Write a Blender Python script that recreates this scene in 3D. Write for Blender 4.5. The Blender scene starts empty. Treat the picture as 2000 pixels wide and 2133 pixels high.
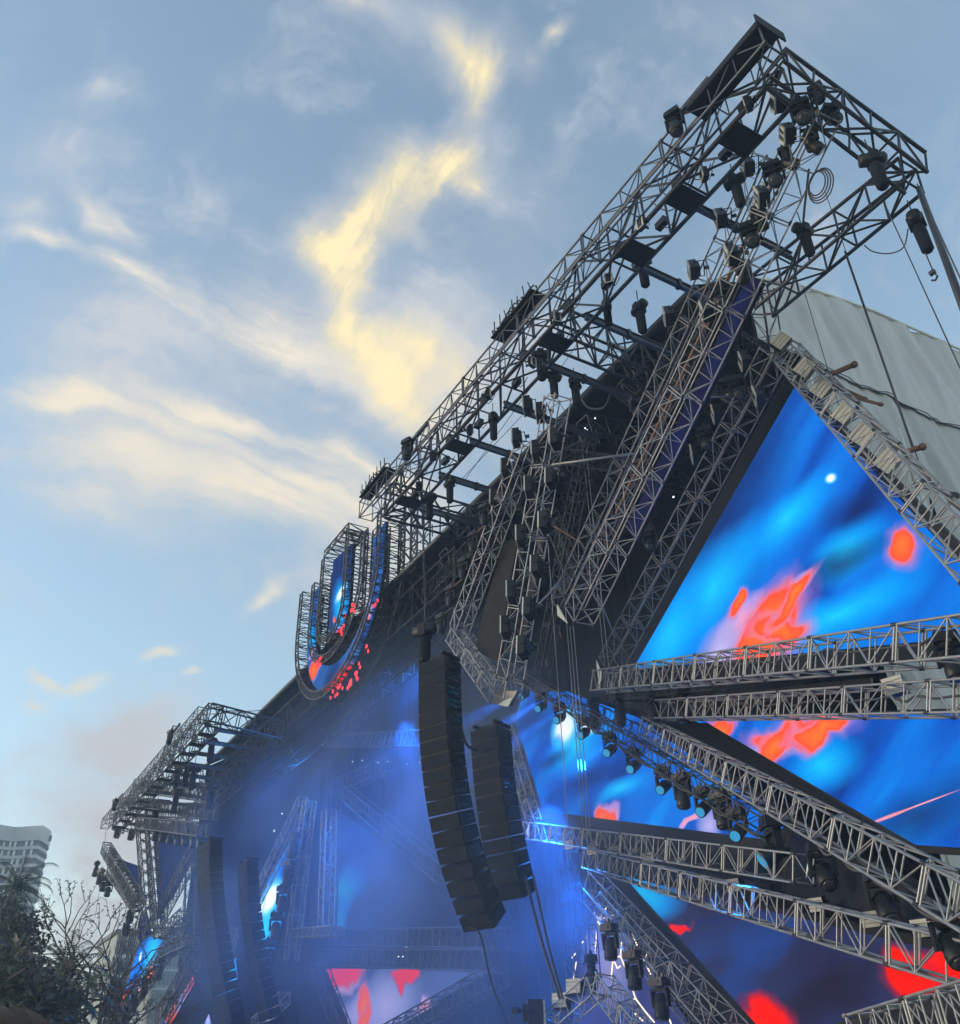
import bpy, math, random
import numpy as np
from mathutils import Vector, Matrix, Quaternion, noise as mnoise

random.seed(11)
R = math.radians
scene = bpy.context.scene
COL = scene.collection

# ------------------------------------------------------------------ camera
FPX, CX, CY = 1899.0, 1000.0, 1066.5            # focal length and centre in photograph pixels (2000 x 2133)
CAM = Vector((0, 0, 1.75))
_yaw, _pit, _rol = R(59.23), R(32.75), R(1.42)
FW = Vector((-math.sin(_yaw) * math.cos(_pit), math.cos(_yaw) * math.cos(_pit), math.sin(_pit)))
_r0 = FW.cross(Vector((0, 0, 1))).normalized()
_u0 = _r0.cross(FW)
RT = math.cos(_rol) * _r0 - math.sin(_rol) * _u0
UP = math.cos(_rol) * _u0 + math.sin(_rol) * _r0
cam_d = bpy.data.cameras.new('camera')
cam_d.sensor_fit = 'HORIZONTAL'
cam_d.sensor_width = 36
cam_d.lens = 36 * FPX / 2000
cam_d.clip_end = 4000
cam_o = bpy.data.objects.new('camera', cam_d)
cam_o.matrix_world = Matrix(((RT.x, UP.x, -FW.x, CAM.x), (RT.y, UP.y, -FW.y, CAM.y), (RT.z, UP.z, -FW.z, CAM.z), (0, 0, 0, 1)))
COL.objects.link(cam_o)
scene.camera = cam_o

# survey sheets: corner and scale of the enlargements the measurements were read from
RG = dict(R1=(1200, 0, 2.33), R2=(900, 400, 2.663), R3=(740, 800, 2.839), R4=(1200, 600, 2.209), R5=(1050, 1350, 1.962),
          R6=(560, 1050, 2.209), R7=(150, 1450, 2.911), R8=(0, 1650, 4.116), D=(0, 0, .932), A1=(1150, 500, 3.728),
          A2=(1150, 950, 3.975), A3=(1050, 1350, 4.142), A4=(1500, 650, 3.728), A5=(1050, 1700, 3.389),
          A6=(620, 1070, 4.85), A7=(1550, 1650, 4.116), A8=(640, 1650, 3.655), F=(0, 0, 1))


def ray(r, x, y):
    a, b, s = RG[r]
    return FW + RT * ((a + x / s - CX) / FPX) - UP * ((b + y / s - CY) / FPX)


def P(r, x, y, Y):                                # the surveyed point at depth Y into the stage
    d = ray(r, x, y)
    return CAM + d * (Y / d.y)


def PX(r, x, y, X):
    d = ray(r, x, y)
    return CAM + d * (X / d.x)


# air, head beams and added smoke glow spots, tuned here, built at the end of the script
HAZE = .0012
SMOKE_D = .038
SMOKE = [((-50, 21, 12), (28, 11, 13), 1.0), ((-30, 20, 7), (13, 9, 9), 1.2), ((-38, 20, 15), (16, 8, 7), 1.2), ((-62, 19, 10), (15, 9, 13), .55), ((-48, 21, 19), (16, 7, 6), .9)]


def _lamps():
    e = [P('A3', x, y, Y) for x, y, Y in ((155, 360, 21.3), (305, 465, 21.2), (460, 550, 21.1), (665, 675, 20.9), (893, 818, 20.7))]
    L = [(p, p + Vector((-24, -2 + .8 * i, -.5 - .9 * i)), 26000, 11) for i, p in enumerate(e)]
    L.append((P('R5', 1118, 812, 18.6), P('A7', -60, 900, 18.4), 1500, 30))
    L.append((P('A5', 330, -60, 23.6), P('A5', 220, 900, 20), 9000, 56))  # wide spots from here on have no fixture, added for the smoke's blue glow
    L.append((P('A5', 480, 420, 22.6), P('A5', 560, 1200, 22), 2500, 60))
    L.append((P('R6', 760, 760, 23.5), P('R6', 250, 1120, 22.5), 22000, 50))
    L.append((P('R6', 640, 1000, 24.5), P('R6', 500, 1700, 23), 9000, 90))
    L.append((P('R6', 120, 1150, 23.0), P('R6', 20, 1800, 20), 4500, 90))
    return L


LAMPS = _lamps()

# ------------------------------------------------------------------ sky
SUN_EL, SUN_AZ = R(9), R(-152)                    # azimuth measured from +Y towards +X
world = bpy.data.worlds.new('World')
scene.world = world
world.use_nodes = True


class NT:
    def __init__(s, tree):
        s.t = tree
        s.n = tree.nodes
        s.l = tree.links

    def add(s, typ, **kw):
        nd = s.n.new(typ)
        for k, v in kw.items():
            if k.startswith('i_'):
                key = k[2:]
                key = int(key) if key.isdigit() else key.replace('_', ' ')
                if hasattr(v, 'links') or hasattr(v, 'is_linked'):
                    s.l.new(v, nd.inputs[key])
                else:
                    nd.inputs[key].default_value = v
            else:
                setattr(nd, k, v)
        return nd

    def math(s, op, a, b=None, clamp=False):
        nd = s.n.new('ShaderNodeMath')
        nd.operation = op
        nd.use_clamp = clamp
        for i, v in enumerate((a, b)):
            if v is None:
                continue
            if isinstance(v, (int, float)):
                nd.inputs[i].default_value = v
            else:
                s.l.new(v, nd.inputs[i])
        return nd.outputs[0]

    def ramp(s, fac, stops, interp='EASE'):
        nd = s.n.new('ShaderNodeValToRGB')
        nd.color_ramp.interpolation = interp
        el = nd.color_ramp.elements
        while len(el) < len(stops):
            el.new(0.5)
        for e, (p, c) in zip(el, stops):
            e.position = p
            e.color = c if len(c) == 4 else (*c, 1)
        s.l.new(fac, nd.inputs[0])
        return nd

    def mix(s, fac, a, b, blend='MIX'):
        nd = s.n.new('ShaderNodeMix')
        nd.data_type = 'RGBA'
        nd.blend_type = blend
        for k, v in ((0, fac), (6, a), (7, b)):
            if isinstance(v, (int, float)):
                nd.inputs[k].default_value = v
            elif isinstance(v, (tuple, list)):
                nd.inputs[k].default_value = v if len(v) == 4 else (*v, 1)
            else:
                s.l.new(v, nd.inputs[k])
        return nd.outputs[2]

    def blob(s, vec, c, rad, ang=0.0, kind='QUADRATIC_SPHERE'):
        m = s.add('ShaderNodeMapping', vector_type='TEXTURE', i_Vector=vec, i_Location=(c[0], c[1], 0),
                  i_Rotation=(0, 0, ang), i_Scale=(rad[0], rad[1], 1))
        return s.add('ShaderNodeTexGradient', gradient_type=kind, i_Vector=m.outputs[0]).outputs['Fac' if False else 1]


def chart(p):                                     # a direction on the sky, stereographic about the zenith
    d = Vector(p).normalized()
    return Vector((d.x / (1 + d.z), d.y / (1 + d.z)))


def build_sky():
    w = NT(world.node_tree)
    w.n.clear()
    out = w.add('ShaderNodeOutputWorld')
    sky = w.add('ShaderNodeTexSky', sky_type='NISHITA', sun_disc=False, sun_elevation=SUN_EL, sun_rotation=SUN_AZ,
                altitude=0, air_density=1.0, dust_density=.35, ozone_density=1.3)
    tc = w.add('ShaderNodeTexCoord')
    sep = w.add('ShaderNodeSeparateXYZ', i_0=tc.outputs['Generated'])
    den = w.math('ADD', w.math('MAXIMUM', sep.outputs[2], -0.3), 1.0)
    st = w.add('ShaderNodeCombineXYZ', i_X=w.math('DIVIDE', sep.outputs[0], den), i_Y=w.math('DIVIDE', sep.outputs[1], den))
    # gentle wind-drawn distortion
    n1 = w.add('ShaderNodeTexNoise', noise_dimensions='2D', i_Vector=st.outputs[0], i_Scale=4.0, i_Detail=6.0, i_Roughness=.6)
    v1 = w.add('ShaderNodeVectorMath', operation='SUBTRACT', i_0=n1.outputs[1], i_1=(.5, .5, .5))
    s1 = w.add('ShaderNodeVectorMath', operation='SCALE', i_0=v1.outputs[0], i_Scale=.09)
    wv = w.add('ShaderNodeVectorMath', operation='ADD', i_0=st.outputs[0], i_1=s1.outputs[0]).outputs[0]

    def along(a, b):
        d = chart(ray('D', *b)) - chart(ray('D', *a))
        return math.atan2(d.y, d.x)

    def streak(a, b, wid, amp, kind='QUADRATIC_SPHERE'):
        pa, pb = chart(ray('D', *a)), chart(ray('D', *b))
        c = (pa + pb) / 2
        d = pb - pa
        L = d.length / 2
        # width is given in photograph pixels: convert it with the local scale of the chart
        q = chart(ray('D', (a[0] + b[0]) / 2 + 10, (a[1] + b[1]) / 2)) - chart(ray('D', (a[0] + b[0]) / 2, (a[1] + b[1]) / 2))
        k = q.length / 10
        f = w.blob(wv, c, (L * 1.25 + wid * k * .4, wid * k), math.atan2(d.y, d.x), kind)
        return w.math('MULTIPLY', f, amp)

    def total(lst):
        t = streak(*lst[0])
        for s_ in lst[1:]:
            t = w.math('ADD', t, streak(*s_))
        return t

    def fibre(ang, sx, sy, dist):
        mp = w.add('ShaderNodeMapping', vector_type='TEXTURE', i_Vector=wv, i_Rotation=(0, 0, ang), i_Scale=(1 / sx, 1 / sy, 1))
        return w.add('ShaderNodeTexNoise', noise_dimensions='2D', i_Vector=mp.outputs[0], i_Scale=1.0, i_Detail=12.0, i_Roughness=.68, i_Distortion=dist).outputs[0]
    fA = fibre(along((100, 480), (640, 720)), 5.0, 52.0, .12)        # threads of the western bands
    fB = fibre(along((860, 260), (640, 640)), 9.0, 46.0, .15)        # threads of the bright hook
    soft = w.add('ShaderNodeTexNoise', noise_dimensions='2D', i_Vector=wv, i_Scale=13.0, i_Detail=12.0, i_Roughness=.7, i_Distortion=.1).outputs[0]
    hook = total([((900, 270), (700, 360), 110, 2.12), ((760, 340), (620, 450), 98, 2.21), ((640, 400), (655, 560), 110, 1.84), ((700, 400), (660, 600), 91, 1.47), ((650, 560), (700, 690), 110, 1.84), ((680, 660), (800, 800), 117, 2.02), ((760, 760), (880, 830), 104, 1.47),
                  ((760, 680), (1000, 720), 169, 1.01), ((700, 600), (900, 680), 117, 0.83), ((860, 300), (960, 350), 65, 0.92), ((830, 260), (900, 300), 78, 1.10), ((840, 0), (930, 130), 110, 1.56), ((985, 0), (900, 170), 78, 1.20), ((930, 120), (860, 230), 78, 0.64),
                  ((1060, 60), (1130, 10), 34, 1.20), ((600, 0), (800, 50), 52, 0.83), ((760, 420), (840, 440), 78, 0.64), ((1000, 90), (1060, 70), 78, 0.46)])
    band = total([((0, 405), (220, 470), 46, 1.3), ((180, 470), (420, 620), 44, 1.3), ((400, 600), (700, 740), 60, 1.3), ((620, 700), (860, 830), 60, 1.3), ((190, 330), (310, 500), 60, .8), ((0, 330), (180, 400), 70, .5), ((280, 380), (330, 500), 40, .6),
                  ((450, 560), (640, 660), 90, .9), ((0, 750), (340, 820), 70, 1.3), ((260, 800), (600, 880), 70, 1.25), ((540, 860), (900, 990), 60, 1.0), ((0, 850), (500, 950), 150, .95), ((300, 980), (740, 1010), 120, 1.2), ((40, 940), (300, 1010), 80, .8),
                  ((560, 960), (760, 1060), 160, .9),
                  ((0, 1300), (90, 1330), 26, 1.5), ((70, 1330), (190, 1305), 28, 1.6), ((230, 1285), (310, 1280), 26, 1.4), ((440, 1210), (530, 1160), 40, .9), ((325, 1332), (372, 1330), 18, 1.4), ((0, 1350), (60, 1370), 30, .9)])
    veil = total([((60, 640), (560, 720), 260, .75), ((0, 900), (760, 960), 240, 1.0), ((500, 560), (1100, 800), 330, .85), ((640, 1000), (900, 1150), 260, 1.0),
                  ((60, 1440), (380, 1420), 130, 1.0), ((0, 1580), (400, 1620), 200, 1.1), ((0, 1800), (420, 1820), 260, 1.2), ((500, 1150), (800, 1250), 160, .5),
                  ((560, 0), (1000, 40), 160, .5), ((0, 220), (300, 300), 170, .45), ((1180, 0), (1864, 60), 220, .3), ((900, 200), (1100, 500), 200, .3), ((100, 120), (330, 140), 60, .35)])

    def cut(total_, tex, b, fl, top):
        """soft body of the cloud times its threads: never a hard edge"""
        c = w.ramp(tex, [(.30, (0, 0, 0)), (.70, (1, 1, 1))], 'LINEAR').outputs[0]
        body = w.ramp(w.math('DIVIDE', total_, b), [(0, (0, 0, 0)), (.55, (.62, .62, .62)), (1, (1, 1, 1))], 'LINEAR').outputs[0]
        return w.math('MULTIPLY', w.math('MULTIPLY', body, w.math('ADD', w.math('MULTIPLY', c, 1.35), fl)), top, True)
    mixA = w.math('ADD', w.math('MULTIPLY', fA, .65), w.math('MULTIPLY', soft, .35))
    mixB = w.math('ADD', w.math('MULTIPLY', fB, .6), w.math('MULTIPLY', soft, .4))
    mh = cut(hook, mixB, 2.0, .38, 1.0)
    mb = cut(band, mixA, .95, .12, 1.0)
    other = w.ramp(soft, [(.46, (0, 0, 0)), (.85, (.5, .5, .5))]).outputs[0]
    mv = w.math('MULTIPLY', cut(w.math('ADD', veil, other), mixA, .85, .42, .9), .92)
    base = w.mix(1.0, sky.outputs[0], (SKYK[0], SKYK[1], SKYK[2]), 'MULTIPLY')
    lo = w.ramp(sep.outputs[2], [(0.0, (.27, .28, .27)), (.12, (.27, .275, .265)), (.24, (.30, .265, .25)), (.38, (.27, .275, .275)), (.62, (.29, .29, .295)), (.9, (.23, .255, .295))], 'LINEAR').outputs[0]
    mid = w.ramp(sep.outputs[2], [(0.0, (.36, .33, .27)), (.20, (.38, .32, .27)), (.36, (.42, .37, .27)), (.62, (.42, .37, .29)), (.85, (.42, .38, .33))], 'LINEAR').outputs[0]
    hi = w.ramp(mh, [(.15, (.37, .345, .315)), (.4, (.42, .365, .27)), (.7, (.46, .385, .225)), (1.0, (.50, .41, .23))], 'LINEAR').outputs[0]
    c1 = w.mix(mv, base, lo)
    c2 = w.mix(mb, c1, mid)
    c3 = w.mix(mh, c2, hi)
    bg = w.add('ShaderNodeBackground', i_Color=c3, i_Strength=1.0)
    w.l.new(bg.outputs[0], out.inputs[0])


SKYK = (.190, .174, .157)                         # Nishita sky at about a tenth of its physical strength
world.cycles.sampling_method = 'MANUAL'
world.cycles.sample_map_resolution = 256
build_sky()
sun_d = bpy.data.lights.new('sun', 'SUN')
sun_d.energy = .5
sun_d.angle = R(20)
sun_d.color = (1, .95, .88)
sun_o = bpy.data.objects.new('sun', sun_d)
_sd = Vector((math.sin(SUN_AZ) * math.cos(SUN_EL), math.cos(SUN_AZ) * math.cos(SUN_EL), math.sin(SUN_EL)))
sun_o.rotation_euler = (-_sd).to_track_quat('-Z', 'Y').to_euler()
COL.objects.link(sun_o)
vs = scene.view_settings
vs.view_transform = 'Standard'
vs.look = 'None'
vs.exposure = 1.3
vs.gamma = 1
scene.cycles.use_denoising = True
scene.cycles.max_bounces = 6
scene.cycles.volume_bounces = 0
scene.cycles.volume_step_rate = 2.0
scene.cycles.transparent_max_bounces = 6

# ------------------------------------------------------------------ materials
MATS = {}


def mat(name, base, rough=.5, metal=0.0, var=.18, nscale=6.0, bump=0.0, bscale=40.0, streak=None, spec=.5):
    m = bpy.data.materials.new(name)
    m.use_nodes = True
    t = NT(m.node_tree)
    b = t.n['Principled BSDF']
    tc = t.add('ShaderNodeTexCoord')
    geo = t.add('ShaderNodeNewGeometry')
    src = geo.outputs['Position']
    if streak:
        src = t.add('ShaderNodeMapping', i_Vector=src, i_Scale=streak).outputs[0]
    n = t.add('ShaderNodeTexNoise', i_Vector=src, i_Scale=nscale, i_Detail=6.0, i_Roughness=.65)
    oi = t.add('ShaderNodeObjectInfo')
    f = t.math('ADD', t.math('MULTIPLY', n.outputs[0], .8), t.math('MULTIPLY', oi.outputs['Random'], .25))
    lo = tuple(max(0, c * (1 - var)) for c in base)
    hi = tuple(min(1, c * (1 + var)) for c in base)
    r = t.ramp(f, [(.25, lo), (.8, hi)], 'LINEAR')
    t.l.new(r.outputs[0], b.inputs['Base Color'])
    rr = t.ramp(n.outputs[0], [(.3, (rough * .8,) * 3), (.7, (min(1, rough * 1.2),) * 3)], 'LINEAR')
    t.l.new(rr.outputs[0], b.inputs['Roughness'])
    b.inputs['Metallic'].default_value = metal
    b.inputs['Specular IOR Level'].default_value = spec
    if bump:
        n2 = t.add('ShaderNodeTexNoise', i_Vector=geo.outputs['Position'], i_Scale=bscale, i_Detail=4.0)
        bp = t.add('ShaderNodeBump', i_Strength=bump, i_Distance=.02, i_Height=n2.outputs[0])
        t.l.new(bp.outputs[0], b.inputs['Normal'])
    MATS[name] = m
    return m


def emit(name, col, strength):
    m = bpy.data.materials.new(name)
    m.use_nodes = True
    t = NT(m.node_tree)
    t.n.clear()
    o = t.add('ShaderNodeOutputMaterial')
    n = t.add('ShaderNodeTexNoise', i_Scale=9.0, i_Detail=2.0)
    c = t.mix(t.math('MULTIPLY', n.outputs[0], .5), col, tuple(min(1, x * 1.5 + .1) for x in col))
    e = t.add('ShaderNodeEmission', i_Color=c, i_Strength=strength * .55)
    t.l.new(e.outputs[0], o.inputs[0])
    MATS[name] = m
    return m


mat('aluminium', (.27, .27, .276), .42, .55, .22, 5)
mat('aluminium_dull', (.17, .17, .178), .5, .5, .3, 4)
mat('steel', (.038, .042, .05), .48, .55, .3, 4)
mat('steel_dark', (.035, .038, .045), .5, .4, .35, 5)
mat('galvanised', (.085, .092, .105), .45, .6, .3, 3)
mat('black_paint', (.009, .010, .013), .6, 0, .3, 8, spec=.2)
mat('black_plastic', (.008, .0085, .011), .45, 0, .25, 10, spec=.3)
mat('black_fabric', (.012, .015, .022), .95, 0, .45, .7, .4, 3, spec=.1)
mat('grille', (.010, .014, .022), .85, 0, .3, 12, .5, 90, spec=.15)
mat('tarpaulin', (.47, .47, .475), .72, 0, .22, 1.2, .35, 2.0, (1, 1, .22))
mat('tarpaulin_trim', (.62, .63, .58), .6, 0, .15, 3)
mat('reflector', (.50, .48, .42), .35, .1, .12, 9)
mat('glass_dark', (.03, .035, .04), .12, 0, .2, 4)
mat('rust', (.14, .075, .05), .8, 0, .4, 14)
mat('rope', (.05, .05, .055), .8, 0, .2, 20)
mat('rope_pale', (.30, .30, .31), .7, 0, .2, 20)
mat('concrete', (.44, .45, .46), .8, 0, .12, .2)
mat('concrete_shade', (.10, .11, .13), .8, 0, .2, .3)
mat('facade_green', (.20, .25, .24), .6, 0, .25, .4)
mat('window_glass', (.05, .06, .075), .15, 0, .4, .5)
mat('curtain_white', (.62, .62, .58), .8, 0, .1, 1)
mat('bark', (.13, .10, .08), .9, 0, .35, 6, .6, 20)
mat('leaf', (.075, .082, .06), .6, 0, .5, 1.4)
mat('leaf_palm', (.05, .075, .035), .55, 0, .45, 1.4)
mat('bud', (.10, .075, .045), .8, 0, .4, 3)
mat('paving', (.20, .19, .18), .9, 0, .25, .4, .4, 3)
mat('skin', (.42, .26, .19), .5, 0, .06, 14)
mat('hair', (.05, .028, .016), .55, 0, .4, 30)
mat('shirt', (.06, .07, .10), .9, 0, .2, 10)
mat('dark_led', (.016, .015, .015), .85, 0, .15, 2.5, spec=.15)
emit('lens_blue', (.01, .22, .42), .9)
emit('lens_cyan', (.05, .55, 1.0), 3.2)
emit('neon_warm', (1.0, .70, .42), 1.5)
emit('spark_white', (.8, .9, 1.0), 2.2)

# ------------------------------------------------------------------ mesh helpers


class MB:
    def __init__(s):
        s.v, s.f = [], []

    def add(s, vs, fs):
        k = len(s.v)
        s.v += [tuple(p) for p in vs]
        s.f += [tuple(i + k for i in f) for f in fs]

    def box(s, c, sz, M=None, taper=1.0):
        x, y, z = (q / 2 for q in sz)
        vs = [Vector((i * x * (taper if k > 0 else 1), j * y * (taper if k > 0 else 1), k * z)) for k in (-1, 1) for j in (-1, 1) for i in (-1, 1)]
        if M:
            vs = [M @ p for p in vs]
        c = Vector(c)
        s.add([p + c for p in vs], [(0, 2, 3, 1), (4, 5, 7, 6), (0, 1, 5, 4), (2, 6, 7, 3), (0, 4, 6, 2), (1, 3, 7, 5)])
        return s

    def tube(s, a, b, r0, r1=None, n=6, cap=True):
        a, b = Vector(a), Vector(b)
        r1 = r0 if r1 is None else r1
        d = (b - a)
        if d.length < 1e-6:
            return s
        q = d.to_track_quat('Z', 'Y')
        ring = [q @ Vector((math.cos(2 * math.pi * i / n), math.sin(2 * math.pi * i / n), 0)) for i in range(n)]
        vs = [a + p * r0 for p in ring] + [b + p * r1 for p in ring]
        fs = [(i, (i + 1) % n, n + (i + 1) % n, n + i) for i in range(n)]
        if cap:
            fs += [tuple(range(n - 1, -1, -1)), tuple(range(n, 2 * n))]
        s.add(vs, fs)
        return s

    def path(s, pts, r, n=6, r1=None):
        pts = [Vector(p) for p in pts]
        r1 = r if r1 is None else r1
        vs, m = [], len(pts)
        for i, p in enumerate(pts):
            d = (pts[min(i + 1, m - 1)] - pts[max(i - 1, 0)])
            q = d.to_track_quat('Z', 'Y')
            rr = r + (r1 - r) * i / max(1, m - 1)
            vs += [p + q @ Vector((math.cos(2 * math.pi * k / n) * rr, math.sin(2 * math.pi * k / n) * rr, 0)) for k in range(n)]
        fs = [(i * n + k, i * n + (k + 1) % n, (i + 1) * n + (k + 1) % n, (i + 1) * n + k) for i in range(m - 1) for k in range(n)]
        s.add(vs, fs + [tuple(range(n - 1, -1, -1)), tuple(range((m - 1) * n, m * n))])
        return s

    def lathe(s, prof, M=None, n=16):
        vs = [Vector((r * math.cos(2 * math.pi * k / n), r * math.sin(2 * math.pi * k / n), z)) for r, z in prof for k in range(n)]
        if M:
            vs = [M @ p for p in vs]
        m = len(prof)
        s.add(vs, [(i * n + k, i * n + (k + 1) % n, (i + 1) * n + (k + 1) % n, (i + 1) * n + k) for i in range(m - 1) for k in range(n)]
              + [tuple(range(n - 1, -1, -1)), tuple(range((m - 1) * n, m * n))])
        return s

    def prism(s, pts, off):
        pts = [Vector(p) for p in pts]
        off = Vector(off)
        n = len(pts)
        s.add(pts + [p + off for p in pts], [tuple(range(n)), tuple(range(2 * n - 1, n - 1, -1))] + [(i, n + i, n + (i + 1) % n, (i + 1) % n) for i in range(n)])
        return s

    def mesh(s, name, material, smooth=False):
        me = bpy.data.meshes.new(name)
        me.from_pydata(s.v, [], s.f)
        me.materials.append(MATS[material] if isinstance(material, str) else material)
        if smooth:
            me.polygons.foreach_set('use_smooth', [True] * len(me.polygons))
        me.validate()
        return me

    def build(s, name, material, parent=None, loc=(0, 0, 0), smooth=False):
        o = bpy.data.objects.new(name, s.mesh(name, material, smooth))
        COL.objects.link(o)
        o.parent = parent
        o.location = loc
        return o


def tag(o, label=None, cat=None, group=None, kind=None):
    for k, v in (('label', label), ('category', cat), ('group', group), ('kind', kind)):
        if v:
            o[k] = v
    return o


def thing(name, label, cat, loc=(0, 0, 0), group=None, rz=0):
    o = bpy.data.objects.new(name, None)
    o.empty_display_size = .2
    COL.objects.link(o)
    o.location = loc
    o.rotation_euler = (0, 0, rz)
    return tag(o, label, cat, group)


KIDS = {}


def copy_tree(o, parent=None):
    c = o.copy()
    COL.objects.link(c)
    if parent:
        c.parent = parent
    for ch in KIDS.get(o.name, None) or list(o.children):
        copy_tree(ch, c)
    return c


_unit = {}


def unit_rod(material):
    if material not in _unit:
        _unit[material] = MB().tube((0, 0, 0), (0, 0, 1), 1, 1, 7, False).mesh('rod', material, True)
    return _unit[material]


def rod(name, a, b, r, material, parent):         # one tube of a frame: an object that shares its mesh with every other tube
    d = b - a
    o = bpy.data.objects.new(name, unit_rod(material))
    COL.objects.link(o)
    o.parent = parent
    o.location = a
    o.rotation_mode = 'QUATERNION'
    o.rotation_quaternion = d.to_track_quat('Z', 'Y')
    o.scale = (r, r, d.length)
    return o


ORD = ['first', 'second', 'third', 'fourth', 'fifth', 'sixth', 'seventh', 'eighth', 'ninth', 'tenth', 'eleventh', 'twelfth',
       'thirteenth', 'fourteenth', 'fifteenth', 'sixteenth', 'seventeenth', 'eighteenth']


def truss(name, label, A, B, w=.6, d=.6, bay=.75, m='aluminium', rc=.028, rb=.015, group=None, split=True, nrm=(0, 1, 0),
          joint=4, cat='truss', xb=False, wB=None, plate=True):
    """A box truss from A to B: four chords, struts at the nodes, a brace in every bay of its four faces."""
    A, B = Vector(A), Vector(B)
    ax = (B - A).normalized()
    N = Vector(nrm)
    N = (N - ax * N.dot(ax)).normalized()
    S = ax.cross(N)
    L = (B - A).length
    n = max(2, round(L / bay))
    t = thing(name, label, cat, A, group)
    wB = w if wB is None else wB

    def pt(i, k):
        f = i / n
        ww = w + (wB - w) * f
        a, b = ((-1, -1), (1, -1), (1, 1), (-1, 1))[k]
        return ax * (L * f) + S * (a * ww / 2) + N * (b * d / 2)
    lat = MB()

    def member(nm, a, b, r):
        if split:
            rod(nm, a, b, r, m, t)
        else:
            lat.tube(a, b, r, None, 5, False)
    for k in range(4):
        rod('chord', pt(0, k) - ax * .02, pt(n, k) + ax * .02, rc, m, t)
    for i in range(n + 1):
        jt = joint and i % joint == 0
        for k in range(4):
            if k in (0, 2) or jt:
                member('strut', pt(i, k), pt(i, (k + 1) % 4), rb * (1.5 if jt else 1))
            elif i % 2 == 0:
                member('strut', pt(i, k), pt(i, (k + 1) % 4), rb)
        if jt and 0 < i < n:
            f = .10 / L * n
            for k in (0, 2):
                member('strut', pt(i + f, k), pt(i + f, (k + 1) % 4), rb * 1.4)
    for i in range(n):
        for k in range(4):
            k2 = (k + 1) % 4
            if (i + k) % 2:
                k1, k3 = k, k2
            else:
                k1, k3 = k2, k
            member('brace', pt(i, k1), pt(i + 1, k3), rb)
            if xb and k == 0:
                member('brace', pt(i, k3), pt(i + 1, k1), rb * .9)
    if split and joint:
        for i in range(0, n + 1, joint):
            for k in range(4):
                q = pt(i, k)
                rod('coupler', q - ax * .07, q + ax * .07, rc * 1.55, 'steel' if i else m, t)
    if not split and lat.v:
        tag(lat.build('lattice', m, t, smooth=True), kind='stuff')
    t['ax'] = tuple(ax)
    return t


def cable(name, label, pts, r=.012, m='rope', sag=0, n=12, group=None, cat='cable'):
    pts = [Vector(p) for p in pts]
    base = pts[0].copy()
    out = []
    if len(pts) == 2:
        a, b = pts
        for i in range(n + 1):
            f = i / n
            out.append(a.lerp(b, f) - Vector((0, 0, sag * 4 * f * (1 - f))))
    else:
        out = []
        for i in range(len(pts) - 1):
            p0, p1, p2, p3 = pts[max(i - 1, 0)], pts[i], pts[i + 1], pts[min(i + 2, len(pts) - 1)]
            for j in range(5):
                f = j / 5
                out.append(.5 * ((2 * p1) + (p2 - p0) * f + (2 * p0 - 5 * p1 + 4 * p2 - p3) * f * f + (3 * p1 - p0 - 3 * p2 + p3) * f ** 3))
        out.append(pts[-1])
    o = MB().path([p - base for p in out], r, 5).build(name, m, None, base, True)
    return tag(o, label, cat, group)

# ------------------------------------------------------------------ ground and the stage house
g = MB()
g.add([(-2500, -2500, 0), (2500, -2500, 0), (2500, 2500, 0), (-2500, 2500, 0)], [(0, 1, 2, 3)])
tag(g.build('ground', 'paving'), kind='structure')

ROOF = [(20.0, 27.75), (22.5, 29.2), (25.5, 30.5), (31, 31.5), (40, 32.2)]


def roof_z(y):
    for (y0, z0), (y1, z1) in zip(ROOF, ROOF[1:]):
        if y <= y1:
            return z0 + (z1 - z0) * (y - y0) / (y1 - y0)
    return ROOF[-1][1]


XR = -17.0
XL = P('R7', 800, 470, 20.0).x
house = thing('stage_roof', 'huge black fabric stage roof behind the two truss canopies, grey tarpaulin side', 'roof', (XR, 20, 0))
ho = Vector((XR, 20, 0))
rf = MB()
nx = 34
for j in range(len(ROOF) - 1):
    for i in range(nx):
        x0, x1 = XR + (XL - XR) * i / nx, XR + (XL - XR) * (i + 1) / nx
        q = [(x0, *ROOF[j]), (x1, *ROOF[j]), (x1, *ROOF[j + 1]), (x0, *ROOF[j + 1])]
        rf.add([Vector(p) - ho for p in q], [(0, 1, 2, 3)])
        rf.add([Vector(p) - ho + Vector((0, 0, .12)) for p in q], [(3, 2, 1, 0)])
rf.build('roof_skin', 'black_fabric', house)
MB().tube((0, 0, 27.72), (XL - XR, 0, 27.72), .17, None, 10).build('edge_beam', 'steel', house, smooth=True)
bw = MB()
bw.box(((XL - XR) / 2, 11, 15.5), (XL - XR, .1, 31))
bw.build('back_drape', 'black_fabric', house)
for k in range(23):                                # pleats of the upstage drape, panel by panel
    x = -1.5 - k * 2.85
    m_ = MB()
    m_.prism([(x, 10.92, 0), (x - .55, 10.7, 0), (x - 1.5, 10.84, 0), (x - 2.2, 10.66, 0), (x - 2.8, 10.92, 0)], (0, 0, 31))
    m_.build('drape_panel', 'black_fabric', house)
MB().prism([(XL - XR, 0.15, 0), (XL - XR, 11, 0)] + [(XL - XR, y - 20, z - .05) for y, z in ((31, 31.5), (25.5, 30.5), (22.5, 29.2), (20.15, 27.75))], (.2, 0, 0)).build('side_drape', 'black_fabric', house)

# grey side tarpaulin with wind creases, a rope seam and the steel posts it is laced to


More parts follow.
